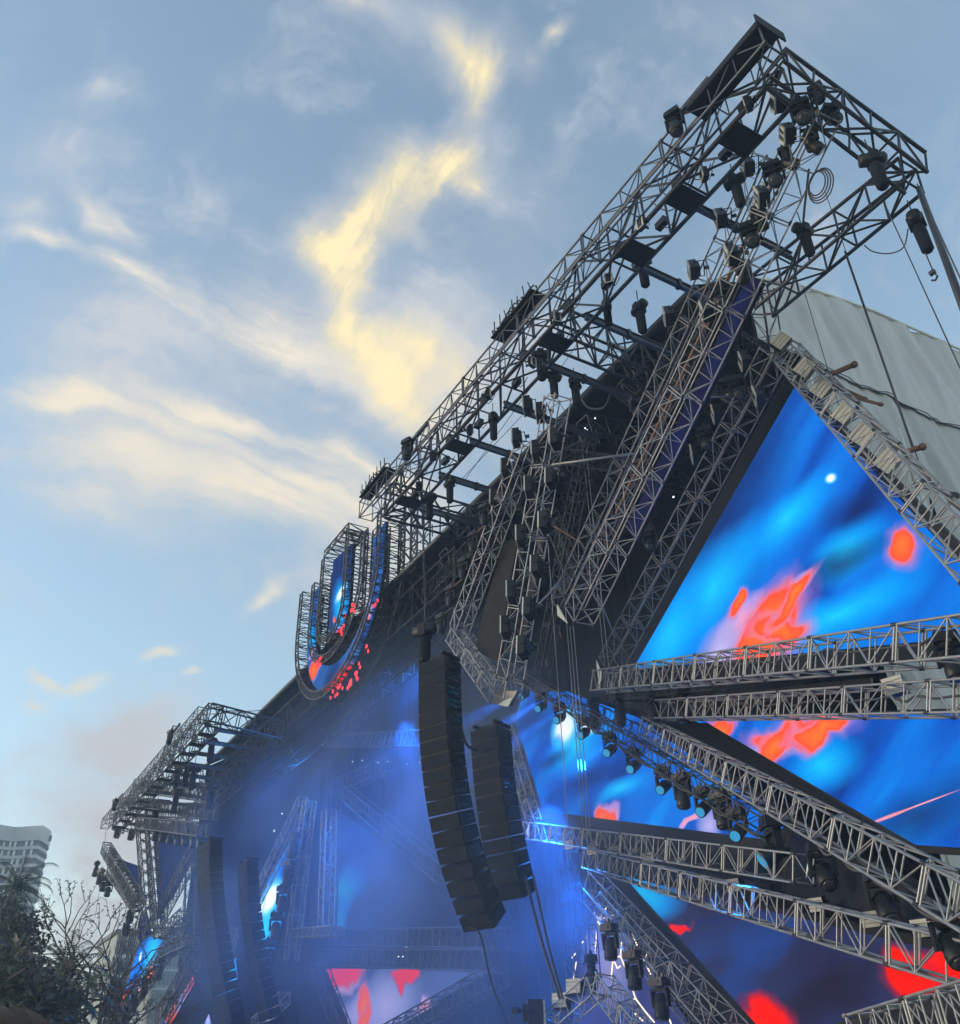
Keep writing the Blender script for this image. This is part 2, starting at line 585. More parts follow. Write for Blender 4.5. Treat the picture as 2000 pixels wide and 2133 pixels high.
def crease(y, z):
    n = mnoise.noise(Vector((y * .9 + z * .25, z * .12, 3.1)))
    n2 = mnoise.noise(Vector((y * 2.6 + z * .8, z * .3, 7.7)))
    return .30 * n + .17 * n2 + .06 * math.sin(y * 4.1 + z * 1.1 + 3 * n)


tp = MB()
NY, NZ = 110, 60
for part_, (za, zb, dx) in enumerate(((None, 26.1, 0.0), (26.9, 6.0, -.10))):
    vs = []
    for i in range(NY + 1):
        y_ = 22.6 if za is None else 25.0
        y = y_ + i * (44 - y_) / NY
        za_ = roof_z(y) + .1 if za is None else za + .12 * math.sin(y * .9)
        zb_ = zb + (.12 * math.sin(y * 1.3) if za is None else 0)
        for j in range(NZ + 1):
            z = za_ + (zb_ - za_) * j / NZ
            vs.append((crease(y, z) * (.4 + .6 * math.sin(math.pi * min(1, j / NZ + .12))) + dx + .25, y - 20, z))
    fs = [(i * (NZ + 1) + j, i * (NZ + 1) + j + 1, (i + 1) * (NZ + 1) + j + 1, (i + 1) * (NZ + 1) + j) for i in range(NY) for j in range(NZ)]
    tpm = MB()
    tpm.add(vs, fs)
    o = tpm.build('tarpaulin_panel', 'tarpaulin', house, smooth=True)
    if part_ == 0:
        MB().path([(crease(22.2 + i * .4, 26.1) + .3, 2.2 + i * .4, 26.1 + .12 * math.sin((22.2 + i * .4) * 1.3)) for i in range(55)], .022, 6).build('rope_seam', 'rope', o, smooth=True)
        MB().path([(.28, 2.2 + i * .6, roof_z(22.2 + i * .6) + .12) for i in range(37)], .07, 6).build('hem', 'tarpaulin_trim', o, smooth=True)
for y in (25.3, 30.2, 35.5):
    MB().tube((.12, y - 20, 4), (.12, y - 20, 26), .07, None, 8).build('post', 'tarpaulin_trim', house, smooth=True)

# ------------------------------------------------------------------ canopies (the overhanging wings of the roof)


def canopy(side, x0, x1, dz, split, detail):
    """x0 the end nearer the camera, x1 the far end; zr the height of the rear end of the near side."""
    W = {'r': 'canopy over the grey tarpaulin', 'l': 'far canopy beside the hotel'}[side]
    gq = {'r': 'trusses of the near canopy', 'l': 'trusses of the far canopy'}[side]
    K = dict(group=gq, split=split, m='steel', rc=.05, rb=.028)
    truss('canopy_truss', f'slim grey lattice truss along the front edge of the {W}', (x0 + .1, 14.35, 26.0 + dz), (x1 - 1.0, 14.35, 26.0 + dz), .9, .7, 1.05,
          **dict(K, m='galvanised', rc=.04, rb=.022))
    hv = truss('canopy_truss', f'heavy dark front truss with square plates under the {W}', (x0 - .75, 15.45, 26.3 + dz), (x1, 15.45, 26.3 + dz), 1.7, 1.1, 1.75, joint=0, **dict(K, rc=.075, rb=.042))
    if side == 'r':
        truss('canopy_truss', 'dark end truss running back from the peak of the canopy over the grey tarpaulin', P('R1', 962, 325, 14.9), P('R1', 1645, 838, 19.8), .85, .8, 1.0, nrm=(1, 0, 0), joint=0, wB=1.25, **dict(K, rc=.062, rb=.036))
        truss('canopy_truss', 'dark rear truss from the sky corner of the canopy to the grey tarpaulin', P('R1', 1625, 850, 19.9), P('R1', 900, 1440, 19.9), .95, .8, 1.2, joint=0, wB=1.4, **dict(K, rc=.062, rb=.036))
    else:
        truss('canopy_truss', 'dark end truss of the far canopy nearest the big roof', (x0, 14.8, 26.1 + dz), (x0, 20.2, 25.6 + dz), 1.3, .9, 1.0, nrm=(1, 0, 0), joint=0, **dict(K, rc=.07, rb=.04))
        truss('canopy_truss', 'dark rear truss of the far canopy above the black column', (x0 - 10, 20.1, 24.9 + dz), (x1, 20.1, 24.9 + dz), 1.5, .9, 1.6, joint=0, **dict(K, rc=.07, rb=.04))
    truss('canopy_truss', f'dark end truss closing the lower tip of the {W}', (x1 + .3, 15, 26.1 + dz), (x1 + .3, 20.0, 26.1 + dz), 1.5, .9, 1.0, nrm=(1, 0, 0), joint=0, **dict(K, rc=.065, rb=.038))
    xm = x0 + (x1 - x0) * .47
    truss('canopy_truss', f'dark cross truss halfway along the {W}', (xm, 16, 26.3 + dz), (xm, 20.3, 26.3 + dz), 1.5, .8, .95, nrm=(1, 0, 0), joint=0, **dict(K, rc=.065, rb=.038))
    # purlins
    nb = 9 if side == 'r' else 11
    for i in range(nb):
        x = x0 - 2.2 + (x1 - x0 + 3.0) * i / (nb - 1)
        if side == 'r' and i == 0:
            continue
        t = thing('purlin', f'{ORD[i]} bare steel beam from the peak end under the {W}' if side == 'r' else f'{ORD[i]} bare steel beam counted from the big roof under the {W}', 'beam', (x, 16, 25.7 + dz), f'roof beams of the {W}')
        MB().box((0, 2.2, 0), (.16, 4.6, .03)).box((0, 2.2, .27), (.16, 4.6, .03)).box((0, 2.2, .135), (.03, 4.58, .24)).build('flange_beam', 'galvanised', t)
        MB().box((0, 1.9, .13), (.24, .14, .34)).build('splice_clamp', 'steel', t)
    # square plates under the heavy front truss
    n = int(abs(x1 - x0) / 2.5)
    for i in range(n):
        if detail and i in (3, 5, 6, 8):
            continue
        x = -1.6 - i * 2.45
        MB().box((x, -.02, -.93), (.82, 1.02, .035)).build('plate', 'black_paint', hv)
    return hv


canopy('r', -8.0, -34.0, 0.0, True, True)
canopy('l', -63.2, -96.0, -1.0, False, False)
# tray on the peak and cable bundles on the front edge
tr = thing('cable_tray', 'black steel tray on the topmost peak of the canopy', 'tray', (-8.1, 14.2, 26.25), 'trays on the canopy edge')
MB().box((-1.2, .1, .05), (3.0, .75, .04)).build('tray_floor', 'black_paint', tr)
MB().box((-1.2, -.28, .16), (3.0, .03, .22)).build('tray_side', 'black_paint', tr)
MB().box((.32, .1, .1), (.05, 1.1, .4)).build('end_board', 'black_paint', tr)
for px, lab in (((-20.6), 'black bundle of cables coiled on the middle of the canopy front edge'), ((-33.2), 'black bundle of cables on the lower tip of the canopy')):
    t = thing('cable_bundle', lab, 'cables', (px, 14.0, 26.45), 'cable bundles on the canopy edge')
    random.seed(int(-px))
    for k in range(9):
        x = -1.2 + k * .3
        MB().path([(x + .25 * math.cos(a), .22 * math.sin(a), .16 + .14 * math.sin(a * 2 + k)) for a in np.linspace(0, 6.0, 12)], .035, 5).build('cable_loop', 'rope', t, smooth=True)
    MB().box((0, .1, .02), (2.9, .6, .05)).build('tray_floor', 'black_paint', t)
    for k in range(7):
        MB().tube((-1.3 + k * .43, -.1, .2), (-1.3 + k * .43 + random.uniform(-.1, .1), -.15, .55 + random.random() * .2), .025).build('cable_end', 'rope', t)

# ------------------------------------------------------------------ hanging blades and the star trusses
SC = {}
GB = 'trusses hanging under the near canopy'
GS = 'trusses of the star around the near screens'
TR = {}


def T(key, label, A, B, **k):
    TR[key] = (Vector(A), Vector(B), truss('lighting_truss', label, A, B, **k))
    return TR[key][2]


def gusset(t, at, a, b, c, th=.03):                # pale plate closing the end of a truss
    pts = [Vector(p) - t.location for p in (a, b, c)]
    nrm = (pts[1] - pts[0]).cross(pts[2] - pts[0]).normalized()
    MB().prism(pts, nrm * th).build('end_plate', 'tarpaulin_trim', t)


# two parallel blades, the nearer one backed by a strip of violet LED
b1 = T('B1', 'long light truss slanting down from the peak, backed by a violet blue strip', P('F', 1706, 240, 16.6), P('F', 1207, 1283, 18.0), w=.95, d=.8, bay=.72, group=GB, rb=.016)
T('B2', 'long truss slanting down just behind and left of the violet strip truss', P('F', 1600, 330, 17.6), P('F', 1172, 1262, 19.2), w=.8, d=.7, bay=.7, m='aluminium_dull', group=GB)
A_, B_ = TR['B1'][:2]
ax = (B_ - A_).normalized()
S_ = ax.cross(Vector((0, 1, 0))).normalized()
rod('edge_rail', S_ * .8 * -1 + ax * .8 + Vector((0, .1, 0)), S_ * -.8 + ax * ((B_ - A_).length * .78) + Vector((0, .1, 0)), .055, 'rust', b1)
for k in range(15):
    p = ax * (1.2 + k * 1.35)
    MB().tube(p - S_ * .45, p - S_ * .84 + Vector((0, .1, 0)), .025, None, 5).build('rail_bracket', 'rust', b1)
T('B3', 'dull truss along the slanting left edge of the big triangular screen', P('F', 1612, 740, 21.6), P('F', 1272, 1385, 22.6), w=.85, d=.75, bay=.75, m='aluminium_dull', group=GB)
T('B4', 'steep light truss with black strobes hanging in front of the dark panel', P('F', 1161, 830, 16.2), P('F', 1056, 1452, 16.8), w=.8, d=.7, bay=.66, group=GB)
T('B5', 'steep truss carrying black moving heads left of the dark panel', P('F', 1098, 925, 16.6), P('F', 957, 1312, 17.4), w=.75, d=.65, bay=.64, group=GB)
b6 = T('B6', 'short truss slanting down right from the moving heads to the strobe truss', P('R3', 590, 1490, 17.3), P('R3', 850, 1850, 16.9), w=.62, d=.6, bay=.55, group=GB)
T('B7', 'dim truss joining the strobe and moving head trusses behind the loudspeakers', P('R3', 660, 1500, 18.4), P('R3', 860, 1720, 18.2), w=.4, d=.5, bay=.5, m='aluminium_dull', group=GB)
T('B8', 'short pale truss poking out of the dark roof toward the sky', P('A1', 440, 850, 20.0), P('A1', 960, 1060, 22.6), w=.62, d=.6, bay=.62, group=GB)
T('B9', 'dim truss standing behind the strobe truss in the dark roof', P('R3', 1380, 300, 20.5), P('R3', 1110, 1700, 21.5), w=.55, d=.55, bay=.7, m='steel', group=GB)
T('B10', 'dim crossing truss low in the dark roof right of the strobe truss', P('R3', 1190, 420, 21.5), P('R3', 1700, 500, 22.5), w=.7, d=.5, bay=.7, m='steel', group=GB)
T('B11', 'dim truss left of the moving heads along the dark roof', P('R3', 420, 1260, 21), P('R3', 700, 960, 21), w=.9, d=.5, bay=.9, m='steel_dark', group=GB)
T('B12', 'dark truss in the corner between the violet strip and the grey tarpaulin', P('A1', 1250, 1130, 22), P('A1', 1560, 1290, 22.6), w=.55, d=.5, bay=.6, m='steel', group=GB)
T('B13', 'dark truss behind the top of the triangular screen frame', P('R1', 900, 1420, 21.5), P('R4', 900, 330, 23), w=.7, d=.6, bay=.8, m='steel_dark', group=GB)

# the star: spikes that come out towards the audience on the right
d7 = T('D7', 'light truss with pale floodlights along the right edge of the triangular screen', P('F', 1634, 728, 22.6), P('F', 2110, 1247, 16.5), w=.85, d=.8, bay=.85, group=GS, rc=.035, rb=.019)
d1 = T('D1', 'light truss running right along the bottom of the triangular screen', P('R4', 110, 1812, 22.6), P('F', 2140, 1318, 16.2), w=.82, d=.7, bay=.82, group=GS, rc=.035, rb=.019)
T('D1b', 'dark truss of black lamps tucked under the light truss below the triangular screen', P('A3', 860, 420, 23.2), P('A3', 1864, 300, 22.2), w=.55, d=.6, bay=.6, m='steel_dark', group=GS)
d2 = T('D2', 'level truss between the black wedge and the orange screen below it', P('R5', 640, 255, 22.6), P('F', 2140, 1449, 16.8), w=.66, d=.62, group=GS, bay=.8, rc=.03, rb=.017)
d3 = T('D3', 'long light truss sloping down right across the middle of the screens', P('R5', 590, 325, 22.8), P('F', 2090, 1925, 13.6), w=.66, d=.6, bay=.84, group=GS, rc=.03, rb=.017)
d4 = T('D4', 'light truss under the blue screen ending short beside a black lamp', P('A5', 175, 105, 22.8), P('A7', 510, 662, 19.0), w=.68, d=.6, bay=.8, group=GS, rc=.03, rb=.017)
d5 = T('D5', 'long truss with small pale floodlights above the red and slate screen', P('A5', 610, 305, 22.8), P('F', 2080, 2025, 15.2), w=.7, d=.6, bay=.84, group=GS, rc=.03, rb=.017)
T('D6', 'blue lit truss sloping down right beside the glowing line pattern', P('A5', 640, 470, 22.8), P('A5', 1640, 1560, 20.6), w=.7, d=.7, bay=.9, group=GS)
T('D6b', 'dim second truss sloping down left of the blue lit one', P('A5', 600, 560, 24.0), P('A5', 1460, 1560, 22.0), w=.5, d=.5, bay=.64, m='aluminium_dull', group=GS)
T('D8', 'narrow upright truss along the left edge of the blue screen', P('A3', 20, 690, 23), P('A3', 262, 1500, 22.8), w=.5, d=.45, bay=.55, group=GS)
T('D9', 'truss cutting the lowest right corner under the red screen', P('A7', 1020, 2060, 15.4), P('F', 2080, 2078, 13.6), w=.55, d=.5, bay=.55, group=GS)
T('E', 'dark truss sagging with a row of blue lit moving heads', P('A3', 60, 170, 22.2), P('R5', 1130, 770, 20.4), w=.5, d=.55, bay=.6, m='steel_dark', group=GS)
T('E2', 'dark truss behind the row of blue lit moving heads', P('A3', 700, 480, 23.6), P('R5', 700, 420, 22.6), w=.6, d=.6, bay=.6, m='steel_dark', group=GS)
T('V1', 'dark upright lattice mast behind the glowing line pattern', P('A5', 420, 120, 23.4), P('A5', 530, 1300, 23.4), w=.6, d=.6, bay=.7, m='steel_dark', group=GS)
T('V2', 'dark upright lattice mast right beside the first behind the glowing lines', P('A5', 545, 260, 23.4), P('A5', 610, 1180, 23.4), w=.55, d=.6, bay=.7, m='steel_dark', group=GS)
T('L1', 'light truss arm rising at the bottom edge left of the glowing lines', P('A5', 330, 1480, 19.0), P('A5', 650, 1200, 19.4), w=.6, d=.6, bay=.55, group=GS)
T('L2', 'light truss arm falling right at the bottom edge below the glowing lines', P('A5', 700, 1190, 19.4), P('A5', 960, 1530, 18.6), w=.6, d=.6, bay=.55, group=GS)
# pale gusset plates at the inner ends
gusset(b1, None, P('A2', 40, 1230, 18.0), P('A2', 125, 1385, 18.0), P('A2', 45, 1320, 18.6))
gusset(d1, None, P('A2', 365, 1690, 22.3), P('A2', 410, 1790, 22.3), P('A2', 392, 1945, 22.3))
gusset(d2, None, P('A3', 1225, 770, 22.3), P('A3', 1270, 560, 22.3), P('A3', 1285, 640, 22.3))
gusset(d4, None, P('A5', 150, 120, 22.5), P('A5', 180, 45, 22.5), P('A5', 178, 150, 22.5))
gusset(d4, None, P('A7', 530, 740, 18.9), P('A7', 545, 560, 18.9), P('A7', 570, 575, 18.9))
gusset(d7, None, P('A4', 375, 150, 22.3), P('A4', 470, 250, 22.3), P('A4', 400, 345, 22.3))
gusset(b6, None, P('R3', 805, 1890, 16.7), P('R3', 905, 1910, 16.7), P('R3', 960, 1810, 16.9))
ep = MB().prism([P('R3', 830, 1815, 16.6) - b6.location, P('R3', 960, 1815, 16.8) - b6.location, P('R3', 910, 1905, 16.8) - b6.location, P('R3', 805, 1890, 16.6) - b6.location], (0, .12, 0)).build('end_board', 'aluminium_dull', b6)

# loose bars, stays and cross tubes
for i, (a, b, r, m_, lab) in enumerate((
        (P('A1', 930, 1225, 17.6), P('A1', 1450, 1215, 21.4), .035, 'aluminium', 'light cross tube from the violet strip truss to the dull screen truss'),
        (P('A1', 0, 1745, 16.4), P('A1', 700, 1650, 18.6), .05, 'aluminium', 'light spreader tube from the strobe truss to the slanting truss'),
        (P('A2', 0, 1105, 16.8), P('A2', 125, 985, 18.5), .05, 'aluminium', 'short light stay beside the foot of the violet strip truss'),
        (P('A2', 380, 1150, 18.0), P('A2', 530, 1520, 21.8), .03, 'aluminium', 'thin cyan lit stay from the violet strip truss foot to the screen frame'),
        (P('A2', 0, 570, 19), P('A2', 230, 710, 19.4), .03, 'rust', 'rusty brown bar behind the foot of the slanting truss'),
        (P('A4', 870, 480, 21.8), P('A4', 1050, 405, 21.2), .09, 'rust', 'rusty beam end sticking out of the floodlight truss top'),
        (P('A4', 880, 560, 21.6), P('A4', 1140, 680, 21.4), .05, 'rust', 'rusty bar with a clamp behind the floodlight truss'),
        (P('A4', 950, 640, 21.6), P('A4', 1260, 720, 20.8), .05, 'rust', 'rusty lifting bar joined to the chain above the floodlights'),
        (P('A4', 1430, 1090, 20.2), P('A4', 1580, 1045, 19.8), .08, 'rust', 'rusty beam end sticking out halfway down the floodlight truss'),
        (P('A4', 1540, 1340, 20), P('A4', 1840, 1430, 18.6), .07, 'rope', 'thick black cable along the lower floodlight truss'),
        (P('R3', 1040, 1350, 17), P('R3', 1250, 1130, 18.2), .04, 'aluminium', 'light stay from the strobe truss foot up to the slanting truss'))):
    t = thing('bar', lab, 'bar', a, 'loose bars and stays')
    MB().tube((0, 0, 0), b - a, r, None, 8).build('tube', m_, t, smooth=True)
    MB().tube((b - a) * .94, (b - a) * .98, r * 1.3, None, 8).build('coupler', 'steel_dark', t)

# ------------------------------------------------------------------ LED screens


class Plane:
    def __init__(s, a, b, c):
        s.o = Vector(a)
        u = Vector(b) - s.o
        n = u.cross(Vector(c) - s.o).normalized()
        if n.y > 0:
            n = -n
        s.n = n                                    # faces the audience
        s.v = (Vector((0, 0, 1)) - n * n.z).normalized()
        s.u = s.v.cross(n)

    def at(s, r, x, y, off=0):
        d = ray(r, x, y)
        return CAM + d * ((s.o + s.n * off - CAM).dot(s.n) / d.dot(s.n))

    def uv(s, p):
        q = p - s.o
        return q.dot(s.u), q.dot(s.v)


PAL = {
    'orange': [(0.0, (.30, .22, .70, 0)), (.22, (.48, .22, .55, .30)), (.38, (.90, .16, .17, .8)), (.44, (1.0, .085, .035, 1)), (.9, (1.0, .19, .03, 1))],
    'red': [(0.0, (.3, .01, .08, 0)), (.18, (.45, .01, .04, .4)), (.36, (1, .012, .006, 1)), (1, (1, .006, .003, 1))],
    'pink': [(0.0, (.6, .35, .75, 0)), (.25, (.62, .40, .78, .6)), (.6, (.95, .36, .50, .95)), (1, (1, .30, .33, 1))],
    'white': [(0.0, (.1, .5, 1, 0)), (.3, (.10, .62, 1, .75)), (.55, (.75, .92, 1, 1)), (1, (1, .93, .90, 1))],
    'cyan': [(0.0, (0, .25, .9, 0)), (.4, (0, .33, .95, .7)), (1, (.01, .58, 1.0, 1))],
    'dark': [(0.0, (.006, .022, .14, 0)), (.6, (.006, .022, .13, .6)), (1, (.010, .020, .10, .85))],
    'line': [(0.0, (.7, .2, .3, 0)), (.5, (1, .35, .4, .9)), (1, (1, .4, .4, 1))],
    'lilac': [(0.0, (.3, .35, .8, 0)), (.5, (.33, .36, .75, .8)), (1, (.5, .45, .82, 1))]}
BLUE = [(.22, (.006, .03, .20)), (.42, (.004, .085, .50)), (.56, (.004, .16, .70)), (.72, (.005, .27, .86)), (.9, (.01, .42, .98))]
SLATE = [(.25, (.012, .016, .055)), (.5, (.018, .035, .14)), (.75, (.012, .07, .36)), (.95, (.01, .12, .55))]


def screen(name, label, pl, poly, blobs, ramp=BLUE, ang=38, scale=(.16, .55), strength=.95, border=None, thick=.16, warp=.8, group='LED screens of the show', bwarp=1.15):
    """poly: outline as read from the photograph, laid in the screen's own plane; border: outline of its black surround"""
    at = lambda q: q if isinstance(q, Vector) else pl.at(*q)
    c = at(poly[0]).copy()
    t = thing(name, label, 'led screen', c, group)
    pts = [at(p) - c for p in poly]
    me = bpy.data.meshes.new('led_face')
    me.from_pydata([tuple(p) for p in pts], [], [tuple(range(len(pts)))])
    if me.polygons[0].normal.dot(pl.n) < 0:
        me.flip_normals()
    uvl = me.uv_layers.new(name='UVMap')
    for lp in me.loops:
        uvl.data[lp.index].uv = pl.uv(c + me.vertices[lp.vertex_index].co)
    m = bpy.data.materials.new(name + '_picture')
    m.use_nodes = True
    t_ = NT(m.node_tree)
    t_.n.clear()
    o = t_.add('ShaderNodeOutputMaterial')
    uv = t_.add('ShaderNodeUVMap', uv_map='UVMap').outputs[0]
    nz = t_.add('ShaderNodeTexNoise', noise_dimensions='2D', i_Vector=uv, i_Scale=.28, i_Detail=2.0, i_Roughness=.45)
    sb = t_.add('ShaderNodeVectorMath', operation='SUBTRACT', i_0=nz.outputs[1], i_1=(.5, .5, .5))
    sl = t_.add('ShaderNodeVectorMath', operation='SCALE', i_0=sb.outputs[0], i_Scale=warp * 1.6)
    wv = t_.add('ShaderNodeVectorMath', operation='ADD', i_0=uv, i_1=sl.outputs[0]).outputs[0]
    nzb = t_.add('ShaderNodeTexNoise', noise_dimensions='2D', i_Vector=uv, i_Scale=.6, i_Detail=2.5, i_Roughness=.5, i_Distortion=.2)
    sbb = t_.add('ShaderNodeVectorMath', operation='SUBTRACT', i_0=nzb.outputs[1], i_1=(.5, .5, .5))
    slb = t_.add('ShaderNodeVectorMath', operation='SCALE', i_0=sbb.outputs[0], i_Scale=bwarp)
    wb = t_.add('ShaderNodeVectorMath', operation='ADD', i_0=uv, i_1=slb.outputs[0]).outputs[0]
    mp = t_.add('ShaderNodeMapping', vector_type='TEXTURE', i_Vector=wv, i_Rotation=(0, 0, R(ang)), i_Scale=(1 / scale[0], 1 / scale[1], 1))
    n1 = t_.add('ShaderNodeTexNoise', noise_dimensions='2D', i_Vector=mp.outputs[0], i_Scale=1.0, i_Detail=3.5, i_Roughness=.45)
    col = t_.ramp(n1.outputs[0], ramp, 'EASE').outputs[0]
    for kind, r_, x, y, ex, ey, wpx in blobs:      # centre pixel, end of the long axis, half width in sheet pixels
        pc, pe = pl.at(r_, x, y), pl.at(r_, ex, ey)
        d = Vector(pl.uv(pe)) - Vector(pl.uv(pc))
        nx_, ny_ = -(ey - y), (ex - x)
        k = wpx / max(1e-6, math.hypot(nx_, ny_))
        ps = pl.at(r_, x + nx_ * k, y + ny_ * k)
        wd = (Vector(pl.uv(ps)) - Vector(pl.uv(pc))).length
        g_ = {'orange': 1.45, 'red': 1.4, 'dark': 1.3}.get(kind, 1.0)
        f = t_.blob(uv if kind in ('line', 'white') else (wv if kind in ('cyan', 'dark', 'lilac') else wb), pl.uv(pc), (d.length * g_, wd * g_), math.atan2(d.y, d.x), 'SPHERICAL')
        rp = t_.ramp(f, PAL[kind], 'LINEAR')
        col = t_.mix(rp.outputs[1], col, rp.outputs[0])
    # rows of diodes: a faint line texture and slightly uneven modules
    wl = t_.add('ShaderNodeTexWave', wave_type='BANDS', bands_direction='Y', i_Vector=uv, i_Scale=6.0, i_Distortion=0.0)
    bk = t_.add('ShaderNodeTexBrick', i_Vector=uv, i_Scale=1.0, i_Color1=(1, 1, 1, 1), i_Color2=(.93, .93, .93, 1), i_Mortar=(.62, .62, .62, 1))
    bk.offset = 0
    bk.inputs['Mortar Size'].default_value = .010
    bk.inputs['Brick Width'].default_value = 1.0
    bk.inputs['Row Height'].default_value = 1.0
    col = t_.mix(.10, col, wl.outputs[0], 'MULTIPLY')
    col = t_.mix(.5, col, bk.outputs[0], 'MULTIPLY')
    em = t_.add('ShaderNodeEmission', i_Color=col, i_Strength=strength * .54)
    t_.l.new(em.outputs[0], o.inputs[0])
    me.materials.append(m)
    fo = bpy.data.objects.new('led_face', me)
    COL.objects.link(fo)
    fo.parent = t
    bp = [at(p) - c - pl.n * .05 for p in (border or poly)]
    MB().prism(bp, -pl.n * thick).build('surround', 'black_paint', t)
    return t


# big triangle
pl1 = Plane(P('F', 1657, 804, 23.4), P('F', 1318, 1392, 23.8), P('F', 2130, 1312, 18.4))
screen('led_screen', 'big triangular blue screen with orange blobs right of the slanting trusses', pl1,
       [('F', 1657, 804), ('F', 1318, 1395), ('F', 2130, 1316)],
       [('dark', 'R4', 800, 620, 1060, 470, 330), ('dark', 'R4', 640, 1010, 940, 800, 150), ('dark', 'R4', 480, 1270, 700, 1120, 130),
        ('cyan', 'R4', 620, 1400, 980, 1080, 170), ('cyan', 'R4', 980, 1060, 1230, 860, 110), ('cyan', 'R4', 420, 1620, 640, 1480, 150), ('cyan', 'R4', 1250, 1180, 1500, 1060, 130),
        ('dark', 'R4', 1330, 960, 1560, 860, 60), ('dark', 'R4', 1230, 1240, 1480, 1100, 50), ('cyan', 'R4', 1200, 1500, 1700, 1300, 110),
        ('pink', 'R4', 740, 1620, 900, 1520, 150), ('pink', 'R4', 1030, 1370, 1115, 1280, 36), ('lilac', 'R4', 660, 1680, 800, 1640, 120),
        ('orange', 'R4', 880, 1570, 1050, 1400, 110), ('orange', 'R4', 930, 1560, 1060, 1590, 60), ('orange', 'R4', 1000, 1420, 1110, 1285, 24), ('orange', 'R4', 752, 1440, 785, 1395, 26),
        ('orange', 'R4', 1500, 1180, 1545, 1090, 78), ('white', 'R4', 1172, 875, 1185, 845, 30)],
       ramp=BLUE, ang=40, scale=(.07, .30), border=[('F', 1640, 770), ('F', 1290, 1400), ('F', 1300, 1430), ('F', 2150, 1345), ('F', 2150, 1290)], warp=.7)
# orange and blue quadrilateral right
pl2 = Plane(P('F', 1468, 1503, 23.6), P('F', 2000, 1495, 19.0), P('F', 1906, 1758, 19.6))
screen('led_screen', 'blue screen with an orange red splash under the level truss', pl2,
       [('F', 1440, 1497), ('F', 2140, 1478), ('F', 2140, 1775), ('F', 1908, 1760), ('F', 1646, 1612)],
       [('dark', 'R5', 1700, 700, 2000, 560, 130), ('cyan', 'R5', 1300, 480, 1500, 400, 120), ('lilac', 'R5', 1060, 420, 1300, 380, 60), ('orange', 'R5', 1180, 350, 1400, 300, 62), ('orange', 'R5', 1110, 400, 1180, 330, 50), ('orange', 'R5', 1290, 330, 1430, 280, 40),
        ('orange', 'R5', 890, 318, 950, 290, 30), ('line', 'R5', 1570, 690, 1680, 648, 8), ('line', 'R5', 1700, 640, 1900, 565, 4)],
       ramp=BLUE, ang=24, scale=(.10, .5), border=[('F', 1390, 1492), ('F', 2150, 1470), ('F', 2150, 1790), ('F', 1900, 1775), ('F', 1420, 1530)], warp=.5)
MB()
# blue screen left of the lamp row
pl3 = Plane(P('F', 1085, 1500, 24.4), P('F', 1130, 1687, 24.4), P('F', 1585, 1745, 22.4))
screen('led_screen', 'bright blue screen with a white glow behind the row of moving heads', pl3,
       [('A3', 95, 640), ('A3', 150, 790), ('A3', 325, 1370), ('A3', 372, 1410), ('F', 1590, 1748), ('F', 1640, 1720), ('F', 1420, 1560), ('F', 1330, 1495), ('F', 1180, 1440), ('F', 1090, 1440)],
       [('dark', 'A3', 250, 620, 500, 540, 120), ('cyan', 'A3', 600, 860, 900, 700, 230), ('dark', 'A3', 700, 1150, 1000, 1020, 70), ('dark', 'A3', 420, 950, 560, 900, 60),
        ('cyan', 'A3', 1000, 1230, 1300, 1080, 100), ('white', 'A3', 520, 690, 660, 600, 130), ('white', 'A3', 720, 690, 790, 720, 60), ('cyan', 'A3', 475, 800, 480, 900, 52),
        ('pink', 'A3', 900, 1430, 1020, 1340, 90), ('orange', 'A3', 880, 1450, 960, 1400, 75), ('lilac', 'A3', 1750, 1500, 1864, 1420, 150), ('pink', 'A3', 1620, 1470, 1760, 1400, 40)],
       ramp=BLUE, ang=24, scale=(.10, .45), border=[('A3', 40, 640), ('A3', 230, 1430), ('A3', 330, 1530), ('F', 1600, 1795), ('F', 1680, 1720), ('F', 1330, 1480), ('F', 1100, 1420)], warp=.5)
# slate and red screen, bottom right
pl4 = Plane(P('F', 1301, 1827, 24.2), P('F', 2000, 1990, 18.4), P('F', 1590, 2140, 21.6))
screen('led_screen', 'dark slate blue screen with red patches in the lower right corner', pl4,
       [('A5', 845, 425), ('F', 2120, 2025), ('F', 2120, 2005 + 15), ('F', 2000, 2050), ('F', 1870, 2088), ('F', 1690, 2150), ('F', 1590, 2150)],
       [('cyan', 'A5', 1000, 540, 1300, 600, 120), ('dark', 'A5', 1450, 740, 1660, 655, 16), ('red', 'A5', 1240, 800, 1320, 780, 42), ('red', 'A7', 1640, 1570, 2000, 1500, 230), ('red', 'A7', 1420, 1600, 1650, 1640, 180),
        ('red', 'A7', 200, 1960, 420, 2000, 150), ('red', 'A5', 1840, 1440, 2000, 1440, 120)],
       ramp=[(.25, (.020, .018, .045)), (.5, (.026, .032, .10)), (.75, (.018, .06, .26)), (.95, (.012, .10, .42))], ang=8, scale=(.10, .5), strength=.88, border=[('A5', 700, 390), ('F', 2140, 2000), ('F', 2140, 2060), ('F', 1880, 2130), ('F', 1780, 2190), ('F', 1530, 2170)], warp=.5)
# little triangle of light between the two lower trusses
pl5 = Plane(P('A5', 1240, 385, 23.4), P('A5', 1340, 395, 23.0), P('A5', 1330, 450, 23.0))
screen('led_screen', 'tiny pale blue triangle of screen between the two lower trusses', pl5, [('A5', 1235, 383), ('A5', 1342, 396), ('A5', 1330, 452)],
       [('cyan', 'A5', 1300, 410, 1400, 420, 60)], border=[('A5', 900, 300), ('A5', 1864, 480), ('A5', 1864, 560), ('A5', 900, 420)], strength=.8)
